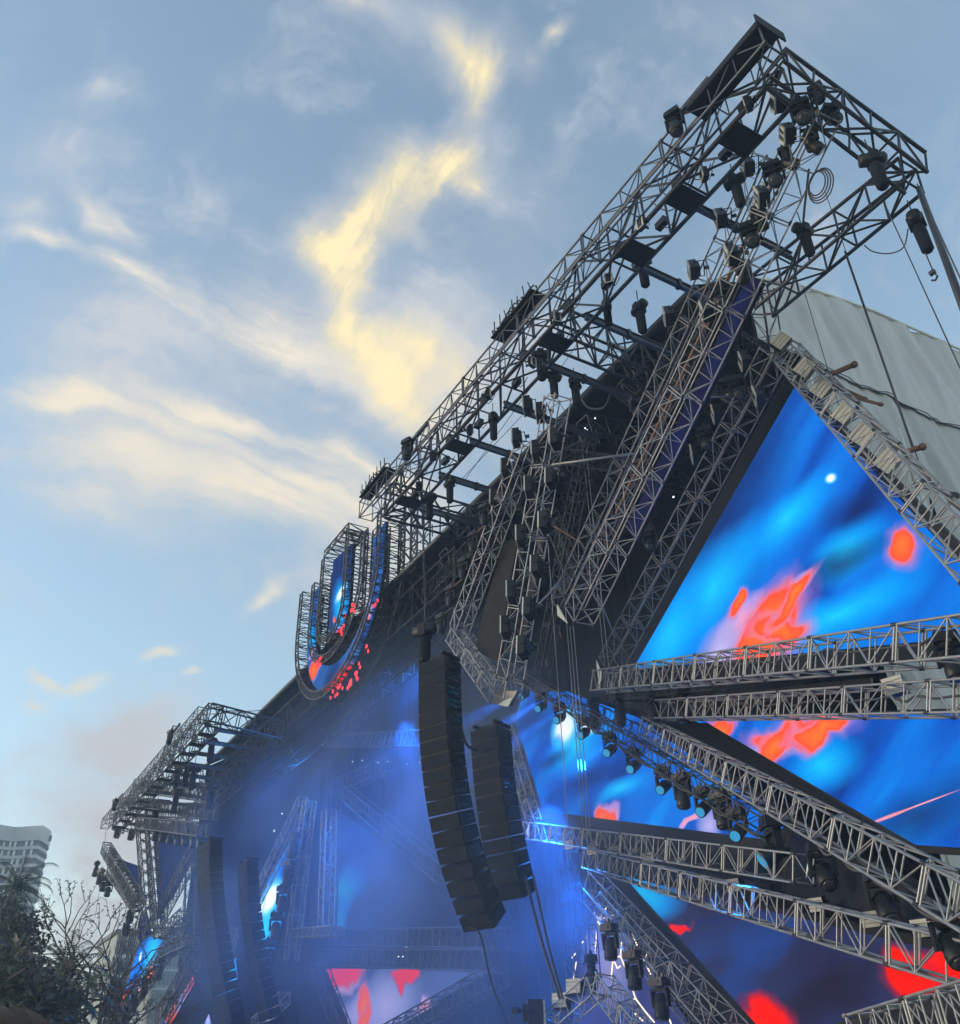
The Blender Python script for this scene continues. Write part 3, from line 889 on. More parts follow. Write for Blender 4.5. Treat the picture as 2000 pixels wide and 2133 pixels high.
# violet strip behind the long slanting truss
Nb = (Vector((0, 1, 0)) - ax * ax.y).normalized() * .5
q0, q1 = A_ + ax * ((B_ - A_).length * .27) + Nb, A_ + ax * ((B_ - A_).length * .80) + Nb
pl6 = Plane(q0, q1, q0 + S_)
screen('led_screen', 'narrow violet blue LED strip behind the long slanting truss', pl6,
       [q0 + S_ * .44, q0 - S_ * .44, q1 - S_ * .44, q1 + S_ * .44],
       [], ramp=[(.2, (.015, .02, .07)), (.5, (.035, .04, .15)), (.7, (.035, .05, .26)), (.9, (.02, .06, .40))], ang=60, scale=(.3, .5), strength=.24, thick=.05)
# unlit warm grey panel between the strobe truss and the moving heads
pd = thing('dark_panel', 'unlit brown grey LED panel between the strobe truss and the moving heads', 'panel', P('R3', 890, 940, 17.5))
c_ = Vector(pd.location)
MB().prism([P('R3', *q, 17.5) - c_ for q in ((880, 930), (960, 920), (900, 1260), (850, 1640), (710, 1580), (760, 1330))], (0, .14, 0)).build('panel_face', 'dark_led', pd)
MB().prism([P('R3', *q, 17.7) - c_ for q in ((1090, 900), (1120, 905), (1010, 1500), (960, 1500))], (0, .1, 0)).build('side_strip', 'dark_led', pd)

# black masking between the spikes
for nm, lab, ps in (
        ('masking_panel', 'black wedge of masking between the two level trusses', [P('R5', 840, 230, 23.2), P('R5', 1000, 175, 22.5), P('R5', 1500, 120, 20.6), P('R5', 1500, 165, 20.6), P('R5', 900, 245, 23.0)]),
        ('masking_panel', 'black masking behind the big lamps below the long sloping truss', [P('A7', 330, 560, 21.6), P('A7', 420, 330, 21.6), P('A7', 1500, 760, 18.2), P('A7', 1640, 1130, 17.6), P('A7', 700, 1010, 20.4), P('A7', 330, 860, 21.6)]),
        ('masking_panel', 'black strip of masking along the top of the long sloping truss', [P('R5', 650, 310, 23.4), P('R5', 830, 305, 23.2), P('R5', 1180, 515, 21.8), P('R5', 1250, 515, 21.6), P('R5', 1250, 585, 21.6), P('R5', 1690, 810, 19.6), P('R5', 1690, 830, 19.6)]),
        ('masking_panel', 'dark sloping masking strip beside the blue lit truss at the bottom', [P('A5', 700, 420, 24.4), P('A5', 850, 420, 24.4), P('A5', 1800, 1480, 22.0), P('A5', 1600, 1480, 22.0)]),
        ('masking_panel', 'black board in the lowest right corner below the red patch', [P('A7', 750, 2000, 18.0), P('A7', 1310, 1815, 17.4), P('F', 2090, 2030, 15.2), P('F', 2090, 2160, 15.2), P('A7', 750, 2100, 18.0)])):
    c_ = ps[0].copy()
    tag(MB().prism([p - c_ for p in ps], (-.05, .14, 0)).build(nm, 'black_paint', None, c_), lab, 'panel', 'black masking panels')

# ------------------------------------------------------------------ lamps
PROTO = {}


def place(key, label, loc, group, rz=0, roll=0, tilt=0, s=1.0, name=None):
    src = PROTO[key]
    if not src.get('used'):
        src['used'] = True
        o = src['root']
    else:
        o = src['root'].copy()
        COL.objects.link(o)
        for c in src['kids']:
            d = c.copy()
            COL.objects.link(d)
            d.parent = o
            for e in src['sub'].get(c.name, []):
                h = e.copy()
                COL.objects.link(h)
                h.parent = d
    o.location = loc
    o.rotation_euler = (tilt, roll, rz if rz or key != 'strobe' else R(-42))
    o.scale = (s, s, s)
    o['label'] = label
    o['group'] = group
    return o


def proto(key, name, cat):
    t = thing(name, 'x', cat)
    PROTO[key] = dict(root=t, kids=[], sub={})
    return t


def done(key):
    t = PROTO[key]['root']
    for o in list(COL.objects):
        if o.parent == t:
            PROTO[key]['kids'].append(o)
    for c in PROTO[key]['kids']:
        PROTO[key]['sub'][c.name] = [o for o in COL.objects if o.parent == c]


# strobe: housing, pale front frame, two lamp windows, yoke
t = proto('strobe', 'strobe_light', 'strobe')
MB().box((0, .06, 0), (.46, .26, .74)).box((0, .22, 0), (.34, .1, .5)).build('housing', 'black_plastic', t)
for x in (-.2, .2):
    MB().box((x, -.09, 0), (.09, .05, .76)).build('front_bar', 'reflector', t)
for z in (-.36, .36):
    MB().box((0, -.085, z), (.32, .04, .05)).build('end_bar', 'reflector', t)
MB().box((.0, -.083, 0), (.10, .03, .6)).build('lamp_window', 'glass_dark', t)
MB().tube((-.26, .05, .0), (-.26, .05, .0 + .001), .02).path([(-.27, .08, 0), (-.27, .42, 0), (.27, .42, 0), (.27, .08, 0)], .022, 6).build('yoke', 'black_paint', t)
MB().box((0, .5, 0), (.09, .16, .12)).build('clamp', 'steel_dark', t)
done('strobe')
# floodlight with a pale louvred face
t = proto('flood', 'floodlight', 'floodlight')
MB().box((0, .16, 0), (.52, .3, .46)).box((0, .36, 0), (.36, .12, .3)).build('housing', 'black_plastic', t)
for k in range(4):
    MB().box((0, -.015 - .004 * (k % 2), -.165 + k * .11), (.5, .035, .095)).build('louvre', 'reflector', t)
MB().path([(-.29, .14, 0), (-.29, .5, .05), (.29, .5, .05), (.29, .14, 0)], .024, 6).build('yoke', 'black_paint', t)
MB().box((0, .56, .05), (.1, .14, .12)).build('clamp', 'steel_dark', t)
done('flood')


def head_proto(key, lens, tilt, name='moving_head_light'):
    t = proto(key, name, 'stage light')
    MB().box((0, 0, .06), (.05, .07, .14)).box((-.13, 0, .04), (.06, .05, .1)).box((.13, 0, .04), (.06, .05, .1)).build('clamp', 'steel_dark', t)
    MB().box((0, 0, -.10), (.46, .34, .19), taper=.9).box((0, -.172, -.1), (.2, .012, .09)).build('base', 'black_plastic', t)
    y = MB()
    y.tube((0, 0, -.19), (0, 0, -.25), .13, .13, 12)
    y.box((0, 0, -.27), (.52, .16, .07))
    for s in (-1, 1):
        y.prism([(s * .26, -.08, -.24), (s * .26, .08, -.24), (s * .26, .06, -.66), (s * .26, -.06, -.66)], (-s * .055, 0, 0))
    y.build('yoke', 'black_paint', t)
    M = Matrix.Translation((0, 0, -.60)) @ Matrix.Rotation(tilt, 4, 'X')
    prof = [(.09, .25), (.155, .20), (.175, .06), (.172, -.08), (.19, -.14), (.185, -.30), (.16, -.335), (.145, -.335)]
    h = MB().lathe(prof, M, 16).build('head', 'black_plastic', t, smooth=True)
    MB().lathe([(.143, -.338), (.10, -.352), (.03, -.362)], M, 16).build('lens', lens, h, smooth=True)
    for s in (-1, 1):
        MB().lathe([(.05, s * .17), (.05, s * .21)], Matrix.Translation((0, 0, -.6)) @ Matrix.Rotation(R(90), 4, 'Y'), 10).build('pivot', 'steel_dark', t)
    for k in range(3):
        MB().lathe([(.178, .02 + .04 * k), (.186, .03 + .04 * k), (.178, .04 + .04 * k)], M, 16).build('cooling_fin', 'black_paint', h, smooth=True)
    done(key)


head_proto('head_dark', 'glass_dark', R(-38))
head_proto('head_down', 'glass_dark', R(-8))
head_proto('head_lit', 'lens_blue', R(-58))
# chain hoist: motor with chain bag and hook
t = proto('hoist', 'chain_hoist', 'hoist')
MB().lathe([(.06, -.30), (.15, -.28), (.165, 0), (.15, .24), (.10, .30)], Matrix.Translation((0, 0, -.18)) @ Matrix.Rotation(R(90), 4, 'Y'), 14).build('motor', 'black_plastic', t, smooth=True)
MB().box((0, 0, -.2), (.2, .36, .3)).build('gearbox', 'black_paint', t)
MB().tube((0, 0, 0), (0, 0, .55), .016).build('lifting_chain', 'steel_dark', t)
MB().path([(0, 0, -.02), (.05, 0, .05), (0, 0, .12), (-.05, 0, .05)], .014, 6).build('hook', 'steel', t)
MB().lathe([(.11, -1.15), (.14, -1.1), (.15, -.5), (.12, -.36)], None, 10).build('chain_bag', 'black_fabric', t, smooth=True)
MB().tube((.12, .05, -.35), (.05, .05, -.42), .012).build('bag_strap', 'rope', t)
done('hoist')

GN = 'strobes on the hanging trusses'
sl = math.radians(24)
for i, (r, x, y, Y) in enumerate((('R1', 970, 500, 16.0), ('R1', 1015, 650, 16.2), ('R1', 820, 810, 16.8), ('R1', 890, 955, 16.4), ('R1', 690, 1060, 17.0), ('R1', 745, 1240, 16.8),
                                  ('R1', 560, 1310, 17.3), ('A1', 1180, 555, 17.0), ('A1', 890, 590, 17.8))):
    place('strobe', f'{ORD[i]} black strobe from the top beside the long violet strip truss', P(r, x, y, Y), GN, roll=-sl)
for i, (r, x, y, Y) in enumerate((('R3', 1010, 130, 16.0), ('R3', 1085, 170, 15.9), ('R3', 945, 320, 16.2), ('R3', 1060, 395, 15.9), ('R3', 880, 495, 16.4), ('R3', 1020, 610, 15.9), ('R3', 815, 680, 16.6),
                                  ('R3', 970, 900, 16.0), ('R3', 915, 1230, 16.1), ('R3', 880, 1440, 16.1))):
    place('strobe', f'{ORD[i]} black strobe from the top on the steep trusses beside the dark panel', P(r, x, y, Y), GN, roll=-R(10))
for i, (x, y, Y) in enumerate(((1480, 940, 21.2), (1265, 1350, 21.6), (1100, 1660, 21.8), (1590, 1210, 21.4))):
    place('strobe', f'{ORD[i]} dim strobe in the dark gap behind the violet strip truss', P('A1' if i < 3 else 'A1', x, y, Y), 'strobes in the dark gap', roll=-sl)
GF = 'pale floodlights on the star trusses'
a7, b7, _ = TR['D7']
for i, (x, y) in enumerate(((470, 220), (655, 430), (785, 590), (960, 785), (1095, 950), (1300, 1155))):
    f = (x - 470) / (1864 - 470) * .8
    place('flood', f'{ORD[i]} pale floodlight down the truss at the tarpaulin edge', P('A4', x, y, 21.5 - 4.7 * f), GF, rz=R(24), tilt=R(20), roll=-R(36), s=1.12)
for i, (r, x, y, Y, s) in enumerate((('A5', 458, 203, 22.2, .75), ('A5', 615, 240, 22.0, .75), ('A5', 780, 247, 21.8, .75), ('A5', 1015, 298, 21.4, .85))):
    place('flood', f'{ORD[i]} small floodlight from the left under the truss below the blue screen', P(r, x, y, Y), GF, rz=R(20), tilt=R(12), s=s)
for i, (r, x, y, Y, s) in enumerate((('A5', 1618, 487, 20.6, .8), ('A7', 617, 965, 19.0, .72), ('A7', 1077, 1090, 17.7, .72), ('A7', 1525, 1165, 16.5, .72))):
    place('flood', f'{ORD[i]} small floodlight from the left on the long truss above the red screen', P(r, x, y, Y), GF, rz=R(20), tilt=R(12), s=s)
place('flood', 'lone pale floodlight on the level truss in front of the grey tarpaulin', P('R4', 1460, 1828, 18.8), GF, rz=R(15), tilt=R(5), s=.95)
place('flood', 'dim floodlight lying on the truss arm at the bottom edge', P('A5', 490, 1200, 19.2), GF, rz=R(30), tilt=R(-10))
place('flood', 'dim floodlight left of the truss arm at the bottom edge', P('A5', 390, 1300, 19.0), GF, rz=R(30), tilt=R(-10))
place('flood', 'black floodlight standing alone at the bottom edge beside the blue smoke', P('A5', 275, 1390, 18.6), GF, rz=R(150), tilt=R(0), s=1.6)
GH = 'moving heads on the hanging trusses'
for i, (r, x, y, Y) in enumerate((('R1', 1080, 500, 15.9), ('R1', 945, 800, 16.2), ('R1', 835, 1090, 16.5), ('R1', 690, 1385, 16.9))):
    place('head_dark', f'{ORD[i]} black moving head from the peak on the violet strip truss', P(r, x, y, Y), GH, rz=R(35), s=1.15)
for i, (x, y, Y) in enumerate(((765, 715, 16.5), (700, 880, 16.7), (640, 1035, 16.9), (565, 1200, 17.1), (508, 1365, 17.3))):
    place('head_down', f'{ORD[i]} black moving head from the top on the steep truss facing the sky', P('R3', x, y, Y), GH, rz=R(20), s=1.0)
    place_bar = MB().tube((-.9, 0, .12), (.9, 0, .1), .03, None, 6)
    o = place_bar.build('outrigger_bar', 'rust' if i % 2 else 'steel_dark', None, P('R3', x + 30, y, Y))
    tag(o, f'{ORD[i]} dark outrigger bar from the top above a moving head', 'bar', 'outrigger bars of the moving heads')
for i, (r, x, y, Y) in enumerate((('A1', 1425, 1070, 21.2), ('A1', 1360, 1080, 21.6), ('A1', 1180, 1460, 21.6), ('A2', 800, 600, 21.8))):
    place('head_dark', f'{ORD[i]} barely visible moving head from the top in the dark gap', P(r, x, y, Y), 'moving heads in the dark gap', rz=R(40), s=1.2)
for i, (r, x, y, Y) in enumerate((('R1', 1160, 420, 16.6), ('R1', 1225, 520, 17.0), ('R1', 1010, 730, 16.4), ('R1', 1130, 640, 16.6), ('R1', 880, 1010, 16.9), ('R1', 800, 1270, 17.2), ('A1', 1330, 330, 17.2), ('A1', 1140, 740, 17.6), ('A1', 1040, 900, 18.0), ('A1', 640, 1240, 18.6))):
    place('head_dark', f'{ORD[i]} smaller black lamp from the peak tucked between the slanting trusses', P(r, x, y, Y), GH, rz=R(20 + 47 * i), s=.95)
for i, (x, y) in enumerate(((1175, 330), (1150, 560), (1110, 820), (1065, 1080), (1020, 1330), (985, 1560))):
    place('strobe', f'{ORD[i]} dark strobe from the top on the inner side of the steep strobe truss', P('R3', x, y, 16.0), GN, roll=-R(10), rz=R(-55))
for i in range(10):
    place('strobe', f'{ORD[i]} little black lamp from the peak clipped under the canopy front truss', (-9.4 - 2.4 * i, 14.75 + .5 * (i % 2), 25.35), GN, rz=R(-60 + 33 * i), s=.6)
GE = 'moving heads along the sagging dark truss'
for i, (x, y, Y) in enumerate(((170, 290, 22.0), (318, 390, 21.9), (475, 480, 21.8), (680, 600, 21.6), (905, 740, 21.4), (1105, 870, 21.2), (1360, 1035, 21.0), (1700, 1205, 20.7))):
    place('head_lit', f'{ORD[i]} blue lensed moving head from the upper end of the sagging truss', P('A3', x, y, Y), GE, rz=R(18), s=1.05)
place('head_lit', 'ninth blue lensed moving head from the upper end, beside the lilac glow', P('R5', 945, 655, 20.5), GE, rz=R(18), s=1.1)
for i, (x, y, Y) in enumerate(((770, 440, 22.6), (985, 410, 22.6), (1270, 380, 22.4), (1520, 360, 22.2))):
    place('head_down', f'{ORD[i]} black moving head from the left in the clutter under the screen corner', P('A3', x, y, Y), GE, rz=R(-20), s=1.35)
place('head_down', 'unlit black moving head hanging against the blue screen in the lamp row', P('A3', 1520, 1085, 20.8), GE, rz=R(10), s=1.2)
place('head_down', 'unlit black moving head between the last two blue lenses', P('R5', 880, 585, 20.6), GE, rz=R(10), s=1.2)
place('head_lit', 'large moving head throwing a blue beam onto the short truss', P('R5', 1085, 690, 20.0), GE, rz=R(-28), s=1.5)
for i, (x, y, Y, s) in enumerate(((1280, 790, 19.0, 1.25), (1520, 905, 17.6, 1.2), (1785, 1055, 15.2, 1.05))):
    place('head_dark', f'{ORD[i]} big unlit moving head from the left below the long sloping truss', P('R5', x, y, Y), 'big unlit moving heads on the right', rz=R(55), s=s)
place('head_down', 'black lamp hanging at the right frame edge under the upper level truss', P('R4', 1690, 1590, 17.2), 'big unlit moving heads on the right', rz=R(40), s=1.1)
for i, (x, y, Y) in enumerate(((740, 760, 21.6), (905, 950, 21.2), (1090, 1140, 20.8))):
    place('head_down', f'{ORD[i]} dark lamp from the top in front of the glowing line pattern', P('A5', x, y, Y), 'dark lamps before the line pattern', rz=R(10), s=1.25)
place('head_down', 'dark lamp standing left of the glowing line pattern', P('A5', 610, 980, 21.6), 'dark lamps before the line pattern', rz=R(-25), s=1.2)
# fixtures clamped on the canopy front edge
for i, (r, x, y, Y, lab) in enumerate((('R1', 470, 545, 13.7, 'black lamp clamped high on the front edge of the near canopy'), ('R3', 310, 330, 13.7, 'black lamp clamped near the lower tip of the near canopy'),
                                       ('R7', 600, 210, 13.7, 'black lamp clamped near the top of the far canopy'), ('R7', 265, 625, 13.7, 'black lamp clamped near the lower tip of the far canopy'))):
    p = P(r, x, y, Y)
    place('head_down', lab, p, 'lamps clamped on the canopy edges', rz=R(20), s=1.1)
    o = MB().box((.5, .3, .15), (1.6, .14, .16)).build('outrigger_bar', 'steel_dark', None, p)
    tag(o, lab.replace('black lamp clamped', 'short black beam carrying the lamp'), 'bar', 'outrigger bars on the canopies')
# hoists
GC = 'chain hoists under the near canopy'
for i, (r, x, y, Y, s, lab) in enumerate((
        ('R1', 765, 860, 16.4, 1.15, 'black chain hoist hanging left of the violet strip truss near the peak'),
        ('R1', 1430, 750, 17.5, 1.2, 'black chain hoist inside the end truss of the canopy'),
        ('R1', 1095, 1095, 18.0, 1.1, 'black chain hoist behind the violet strip truss'),
        ('R1', 1640, 1050, 19.8, 1.25, 'black chain hoist alone against the blue sky at the far right'),
        ('R2', 965, 610, 16.4, 1.0, 'black chain hoist over the pale truss end in the open bay'),
        ('R2', 1145, 620, 17.2, 1.2, 'black chain hoist next to the roof edge in the open bay'),
        ('R2', 1160, 370, 16.8, 1.2, 'black chain hoist under the cross truss of the canopy'),
        ('R2', 600, 880, 16.0, 1.3, 'black chain hoist above the steep strobe truss'),
        ('R2', 670, 1000, 16.4, 1.1, 'second black chain hoist above the steep strobe truss, lower'),
        ('R2', 790, 1040, 17.2, 1.1, 'black chain hoist against the dark roof right of the strobe truss top'),
        ('R3', 815, 180, 15.6, 1.1, 'black chain hoist under the lower canopy front truss'),
        ('R3', 560, 560, 16.0, 1.1, 'black chain hoist near the lower canopy tip, higher one'),
        ('R3', 440, 650, 16.2, 1.2, 'black chain hoist at the lower canopy tip over the roof edge'))):
    place('hoist', lab, P(r, x, y, Y), GC, rz=R(20 + 31 * i), s=s)
place('hoist', 'black chain hoist right above the front loudspeaker column', P('R3', 412, 1420, 14.6), GC, rz=R(30), s=1.6)

# ------------------------------------------------------------------ loudspeaker columns


def line_array(label, top, n, h, w, dp, yaw, bow, power, detail=True):
    t = thing('line_array', label, 'loudspeaker', top, 'hanging loudspeaker columns', yaw)
    MB().box((0, dp * .4, .16), (w * .9, .12, .14)).box((-w * .38, dp * .5, .16), (.1, dp * 1.1, .12)).box((w * .38, dp * .5, .16), (.1, dp * 1.1, .12)).build('flying_frame', 'black_paint', t)
    H = n * h
    cab = gri = ven = rail = None
    for i in range(n):
        f = (i + .5) / n
        yy = bow * f ** power
        sl_ = bow * power * f ** (power - 1) / H
        a = math.atan(sl_)
        z = -h * .5 - i * h
        if cab is None:
            cm = MB()
            z2 = h * .5 - .012
            cm.add([(-w / 2, 0, -z2), (w / 2, 0, -z2), (w / 2, 0, z2), (-w / 2, 0, z2), (-w * .46, dp, -z2 * .90), (w * .46, dp, -z2 * .90), (w * .46, dp, z2 * .90), (-w * .46, dp, z2 * .90)],
                   [(0, 1, 2, 3), (7, 6, 5, 4), (1, 5, 6, 2), (4, 0, 3, 7), (3, 2, 6, 7), (4, 5, 1, 0)])
            cab = cm.mesh('cabinet', 'black_plastic')
            gm = MB()
            gm.box((0, -.012, 0), (w * .96, .03, h * .88))
            gri = gm.mesh('grille', 'grille')
            vm = MB()
            for rr in range(2):
                for cc in range(5):
                    vm.box((w * .492 - .012 * cc * .0, dp * (.22 + cc * .14), (-.5 + rr) * h * .34), (.03, dp * .09, h * .22))
            ven = vm.mesh('vent_slots', 'glass_dark')
            rl = MB()
            rl.box((w * .5 - .02, dp * .1, 0), (.05, .07, h * .96))
            rail = rl.mesh('rigging_rail', 'steel')
        c = bpy.data.objects.new('cabinet', cab)
        COL.objects.link(c)
        c.parent = t
        c.location = (0, yy, z)
        c.rotation_euler = (a, 0, 0)
        for nm, me in (('grille', gri), ('vent_slots', ven), ('rigging_rail', rail)) if detail else (('grille', gri),):
            q = bpy.data.objects.new(nm, me)
            COL.objects.link(q)
            q.parent = c
            if nm == 'vent_slots':
                q['kind'] = 'stuff'
    return t


line_array('long curved black loudspeaker column hanging nearest in front of the stage', P('R6', 752, 715, 14.5), 18, .505, 1.32, .95, R(22), 2.6, 2.8)
line_array('second black loudspeaker column hanging just behind the longest one', P('R6', 990, 1030, 17.2), 12, .5, 1.3, .95, R(22), 1.3, 2.0)
line_array('far black loudspeaker column hanging left beside the small sky gap', P('R7', 800, 890, 15.5), 22, .52, 1.9, .9, R(8), 2.9, 1.5, False).rotation_euler[1] = -R(5)
line_array('far black loudspeaker column hanging left of the narrow blue screen', P('R7', 1035, 1010, 17.5), 18, .52, 1.3, .8, R(8), 2.4, 1.5, False).rotation_euler[1] = -R(5)

# ------------------------------------------------------------------ the U emblem on the roof edge
UX, UY = -50.0, 19.4


def ubar(label, name, path, w, d, m='steel_dark'):
    """curved box truss along path (list of x,z), in the plane Y; chords + lattice"""
    base = Vector((path[0][0], UY, path[0][1]))
    t = thing(name, label, 'truss', base, 'frame of the U emblem')
    pts = [Vector((x, UY, z)) - base for x, z in path]
    nr = []
    for i in range(len(pts)):
        dd = (pts[min(i + 1, len(pts) - 1)] - pts[max(i - 1, 0)]).normalized()
        nr.append(Vector((dd.z, 0, -dd.x)))
    lat = MB()
    for a, b in ((-1, -1), (1, -1), (1, 1), (-1, 1)):
        MB().path([p + n * (a * w / 2) + Vector((0, b * d / 2, 0)) for p, n in zip(pts, nr)], .055, 6).build('chord', m, t, smooth=True)
    cor = ((-1, -1), (1, -1), (1, 1), (-1, 1))
    for i in range(len(pts)):
        q = [pts[i] + nr[i] * (a * w / 2) + Vector((0, b * d / 2, 0)) for a, b in cor]
        for k in range(4):
            lat.tube(q[k], q[(k + 1) % 4], .03, None, 5, False)
        if i + 1 < len(pts):
            q2 = [pts[i + 1] + nr[i + 1] * (a * w / 2) + Vector((0, b * d / 2, 0)) for a, b in cor]
            for k in range(4):
                k2 = (k + 1) % 4
                if i % 2:
                    lat.tube(q[k], q2[k2], .03, None, 5, False)
                else:
                    lat.tube(q[k2], q2[k], .03, None, 5, False)
    tag(lat.build('lattice', m, t, smooth=True), kind='stuff')
    return t


def upath(x0, x1, ztopL, ztopR, zc, zb, step=.55):
    """down the left arm, round the bottom, up the right arm"""
    cx, rx, rz = (x0 + x1) / 2, (x1 - x0) / 2, zc - zb
    pts = []
    z = ztopL
    while z > zc:
        pts.append((x0, z))
        z -= step
    n = int(math.pi * (rx + rz) / 2 / step)
    for i in range(n + 1):
        a = math.pi + math.pi * i / n
        pts.append((cx + rx * math.cos(a), zc + rz * math.sin(a)))
    z = zc + step
    while z < ztopR:
        pts.append((x1, z))
        z += step
    return pts


ou = upath(-56.6, -43.2, 32.6, 32.2, 29.3, 22.9)
iu = upath(-54.2, -45.6, 32.2, 31.8, 28.9, 25.2)
ubar('outer curved truss of the big U emblem above the roof edge', 'emblem_truss', ou, .5, 1.6)
ubar('inner curved truss of the big U emblem above the roof edge', 'emblem_truss', iu, .5, 1.6)
bl = upath(-52.9, -48.6, 33.6, 33.9, 28.6, 26.6)
ubar('truss frame round the bullet shaped screen inside the U emblem', 'emblem_truss', bl + [(-48.6, 33.9)] + [(-48.6 - .6 * k, 33.9) for k in range(1, 8)], .45, 1.4)
for i, (x, y, z0, z1, lab) in enumerate(((-41.6, 20.6, 27.5, 32.6, 'square lattice mast behind the right arm of the U emblem'), (-46.9, 20.4, 27.0, 33.2, 'dark lattice mast between the bullet screen and the right arm of the U'),
                                         (-54.0, 20.4, 26.5, 33.4, 'dark lattice mast left of the bullet screen in the U'), (-47.9, 20.8, 27.0, 33.4, 'second dark lattice mast right of the bullet screen in the U'), (-43.9, 20.9, 27.2, 32.4, 'dark lattice mast directly behind the right arm of the U emblem'))):
    truss('emblem_mast', lab, (x, y, z0), (x, y, z1), .85, .85, .85, 'steel_dark', .06, .035, 'frame of the U emblem', False, joint=0)


def face(label, poly_xz, Y, ramp, blobs, strength=.9, ang=40):
    pl = Plane((poly_xz[0][0], Y, poly_xz[0][1]), (poly_xz[0][0] + 1, Y, poly_xz[0][1]), (poly_xz[0][0], Y, poly_xz[0][1] + 1))

    class Q(Plane):
        def __init__(s):
            s.__dict__.update(pl.__dict__)

        def at(s, r, x, y, off=0):
            if r == 'W':
                return Vector((x, Y, y))
            return Plane.at(s, r, x, y, off)
    return screen('led_screen', label, Q(), [('W', *p) for p in poly_xz], blobs, ramp=ramp, ang=ang, scale=(.16, .5), strength=strength, group='screens of the U emblem')


ring = [(x + .3 if i < 0 else x, z) for i, (x, z) in enumerate(upath(-56.2, -43.6, 32.4, 32.0, 29.3, 23.2, .8))]
inn = upath(-54.5, -45.3, 32.4, 32.0, 28.9, 24.9, .8)
face('U shaped blue and red screen of the emblem on the roof edge', ring + inn[::-1], UY - .2, [(.2, (.01, .025, .12)), (.5, (.02, .10, .36)), (.75, (.04, .16, .50)), (.95, (.10, .16, .5))],
     [('cyan', 'A6', 140, 1250, 150, 1500, 40), ('orange', 'A6', 160, 1580, 220, 1530, 40), ('pink', 'A6', 145, 1410, 150, 1450, 40), ('dark', 'A6', 330, 1720, 430, 1650, 90), ('red', 'A6', 400, 1750, 560, 1620, 60), ('red', 'A6', 345, 1810, 420, 1760, 40), ('orange', 'A6', 715, 1040, 735, 980, 16),
      ('dark', 'A6', 660, 1330, 720, 1200, 90), ('lilac', 'A6', 740, 960, 760, 800, 34), ('dark', 'A6', 780, 500, 785, 300, 60), ('cyan', 'A6', 755, 260, 760, 160, 16)])
bf = upath(-52.5, -49.0, 33.4, 33.6, 28.8, 27.0, .7)
face('bullet shaped screen inside the U emblem with a white cyan streak', bf, UY - .1, [(.2, (.012, .03, .10)), (.5, (.02, .05, .2)), (.8, (.02, .12, .45))],
     [('dark', 'A6', 440, 500, 450, 200, 160), ('cyan', 'A6', 430, 920, 520, 760, 150), ('white', 'A6', 440, 800, 520, 690, 36), ('cyan', 'A6', 420, 1130, 480, 1080, 80), ('orange', 'A6', 370, 1060, 385, 1030, 18), ('red', 'A6', 420, 1215, 470, 1170, 26), ('orange', 'A6', 490, 1010, 500, 990, 14)])
# red glow lamps along the lower right edge of the U
t = thing('edge_lamps', 'red lamps glowing inside the lower right truss of the U emblem', 'lamps', P('A6', 600, 1580, 18.4), 'frame of the U emblem')
emit('lamp_red', (1.0, .03, .05), 1.1)
random.seed(4)
for (x, y) in ((600, 1560), (610, 1600), (590, 1640), (525, 1700), (500, 1760), (540, 1720), (435, 1750), (400, 1800), (345, 1845), (700, 1380), (790, 880), (205, 1480), (215, 1520), (235, 1500), (560, 940), (555, 1000), (450, 1180), (430, 1215)):
    p = P('A6', x, y, 18.5) - t.location
    for q in range(3):
        MB().box(p + Vector((random.uniform(-.3, .3), 0, random.uniform(-.3, .3))), (.13, .06, .2), Matrix.Rotation(random.uniform(-.5, .5), 4, 'Y')).build('lamp', 'lamp_red', t)

# ------------------------------------------------------------------ middle of the stage, deep in the smoke
GM = 'trusses of the middle stage'
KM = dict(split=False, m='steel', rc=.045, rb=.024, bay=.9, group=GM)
truss('lighting_truss', 'faint upright truss left of the hazy middle screen', P('A8', 212, -130, 26.5), P('A8', 155, 1120, 26.5), 1.0, .8, **KM)
truss('lighting_truss', 'faint level truss above the slate and pink screen, upper one', P('A8', 180, 1105, 26.0), P('A8', 1490, 1112, 25.0), .95, .8, **KM)
truss('lighting_truss', 'faint level truss along the top of the slate and pink screen', P('A8', 100, 1255, 26.0), P('A8', 1450, 1290, 25.0), .95, .8, **KM)
truss('lighting_truss', 'faint truss down the left side of the pink and slate screen', P('A8', 70, 1270, 26.0), P('A8', 300, 1900, 26.0), 1.0, .8, **KM)
truss('lighting_truss', 'faint truss rising right along the slate and pink screen', P('A8', 620, 1850, 26.0), P('A8', 1470, 1390, 25.2), 1.0, .8, **KM)
truss('lighting_truss', 'faint truss sloping down right behind the long loudspeaker column', P('A8', 290, 0, 26.4), P('A8', 1060, 640, 26.0), 1.0, .8, **KM)
truss('lighting_truss', 'faint level truss high in the blue smoke', P('R6', 260, 1090, 25.6), P('R6', 740, 1080, 25.2), .95, .8, **KM)
truss('lighting_truss', 'faint truss climbing right through the blue smoke', P('R6', 280, 1080, 25.6), P('R6', 470, 930, 25.2), .95, .8, **KM)
truss('lighting_truss', 'faint truss corner sloping up left beside the hazy middle screen', P('R6', 300, 1310, 26.5), P('R6', 560, 1200, 26.5), 1.0, .8, **KM)
truss('roof_truss', 'long grey truss hung along the front edge of the big roof below the U', (-36.5, 20.6, 25.4), (-80.5, 20.6, 25.4), 2.0, .9, 1.7, 'black_paint', .06, .03, GM, False, joint=0)
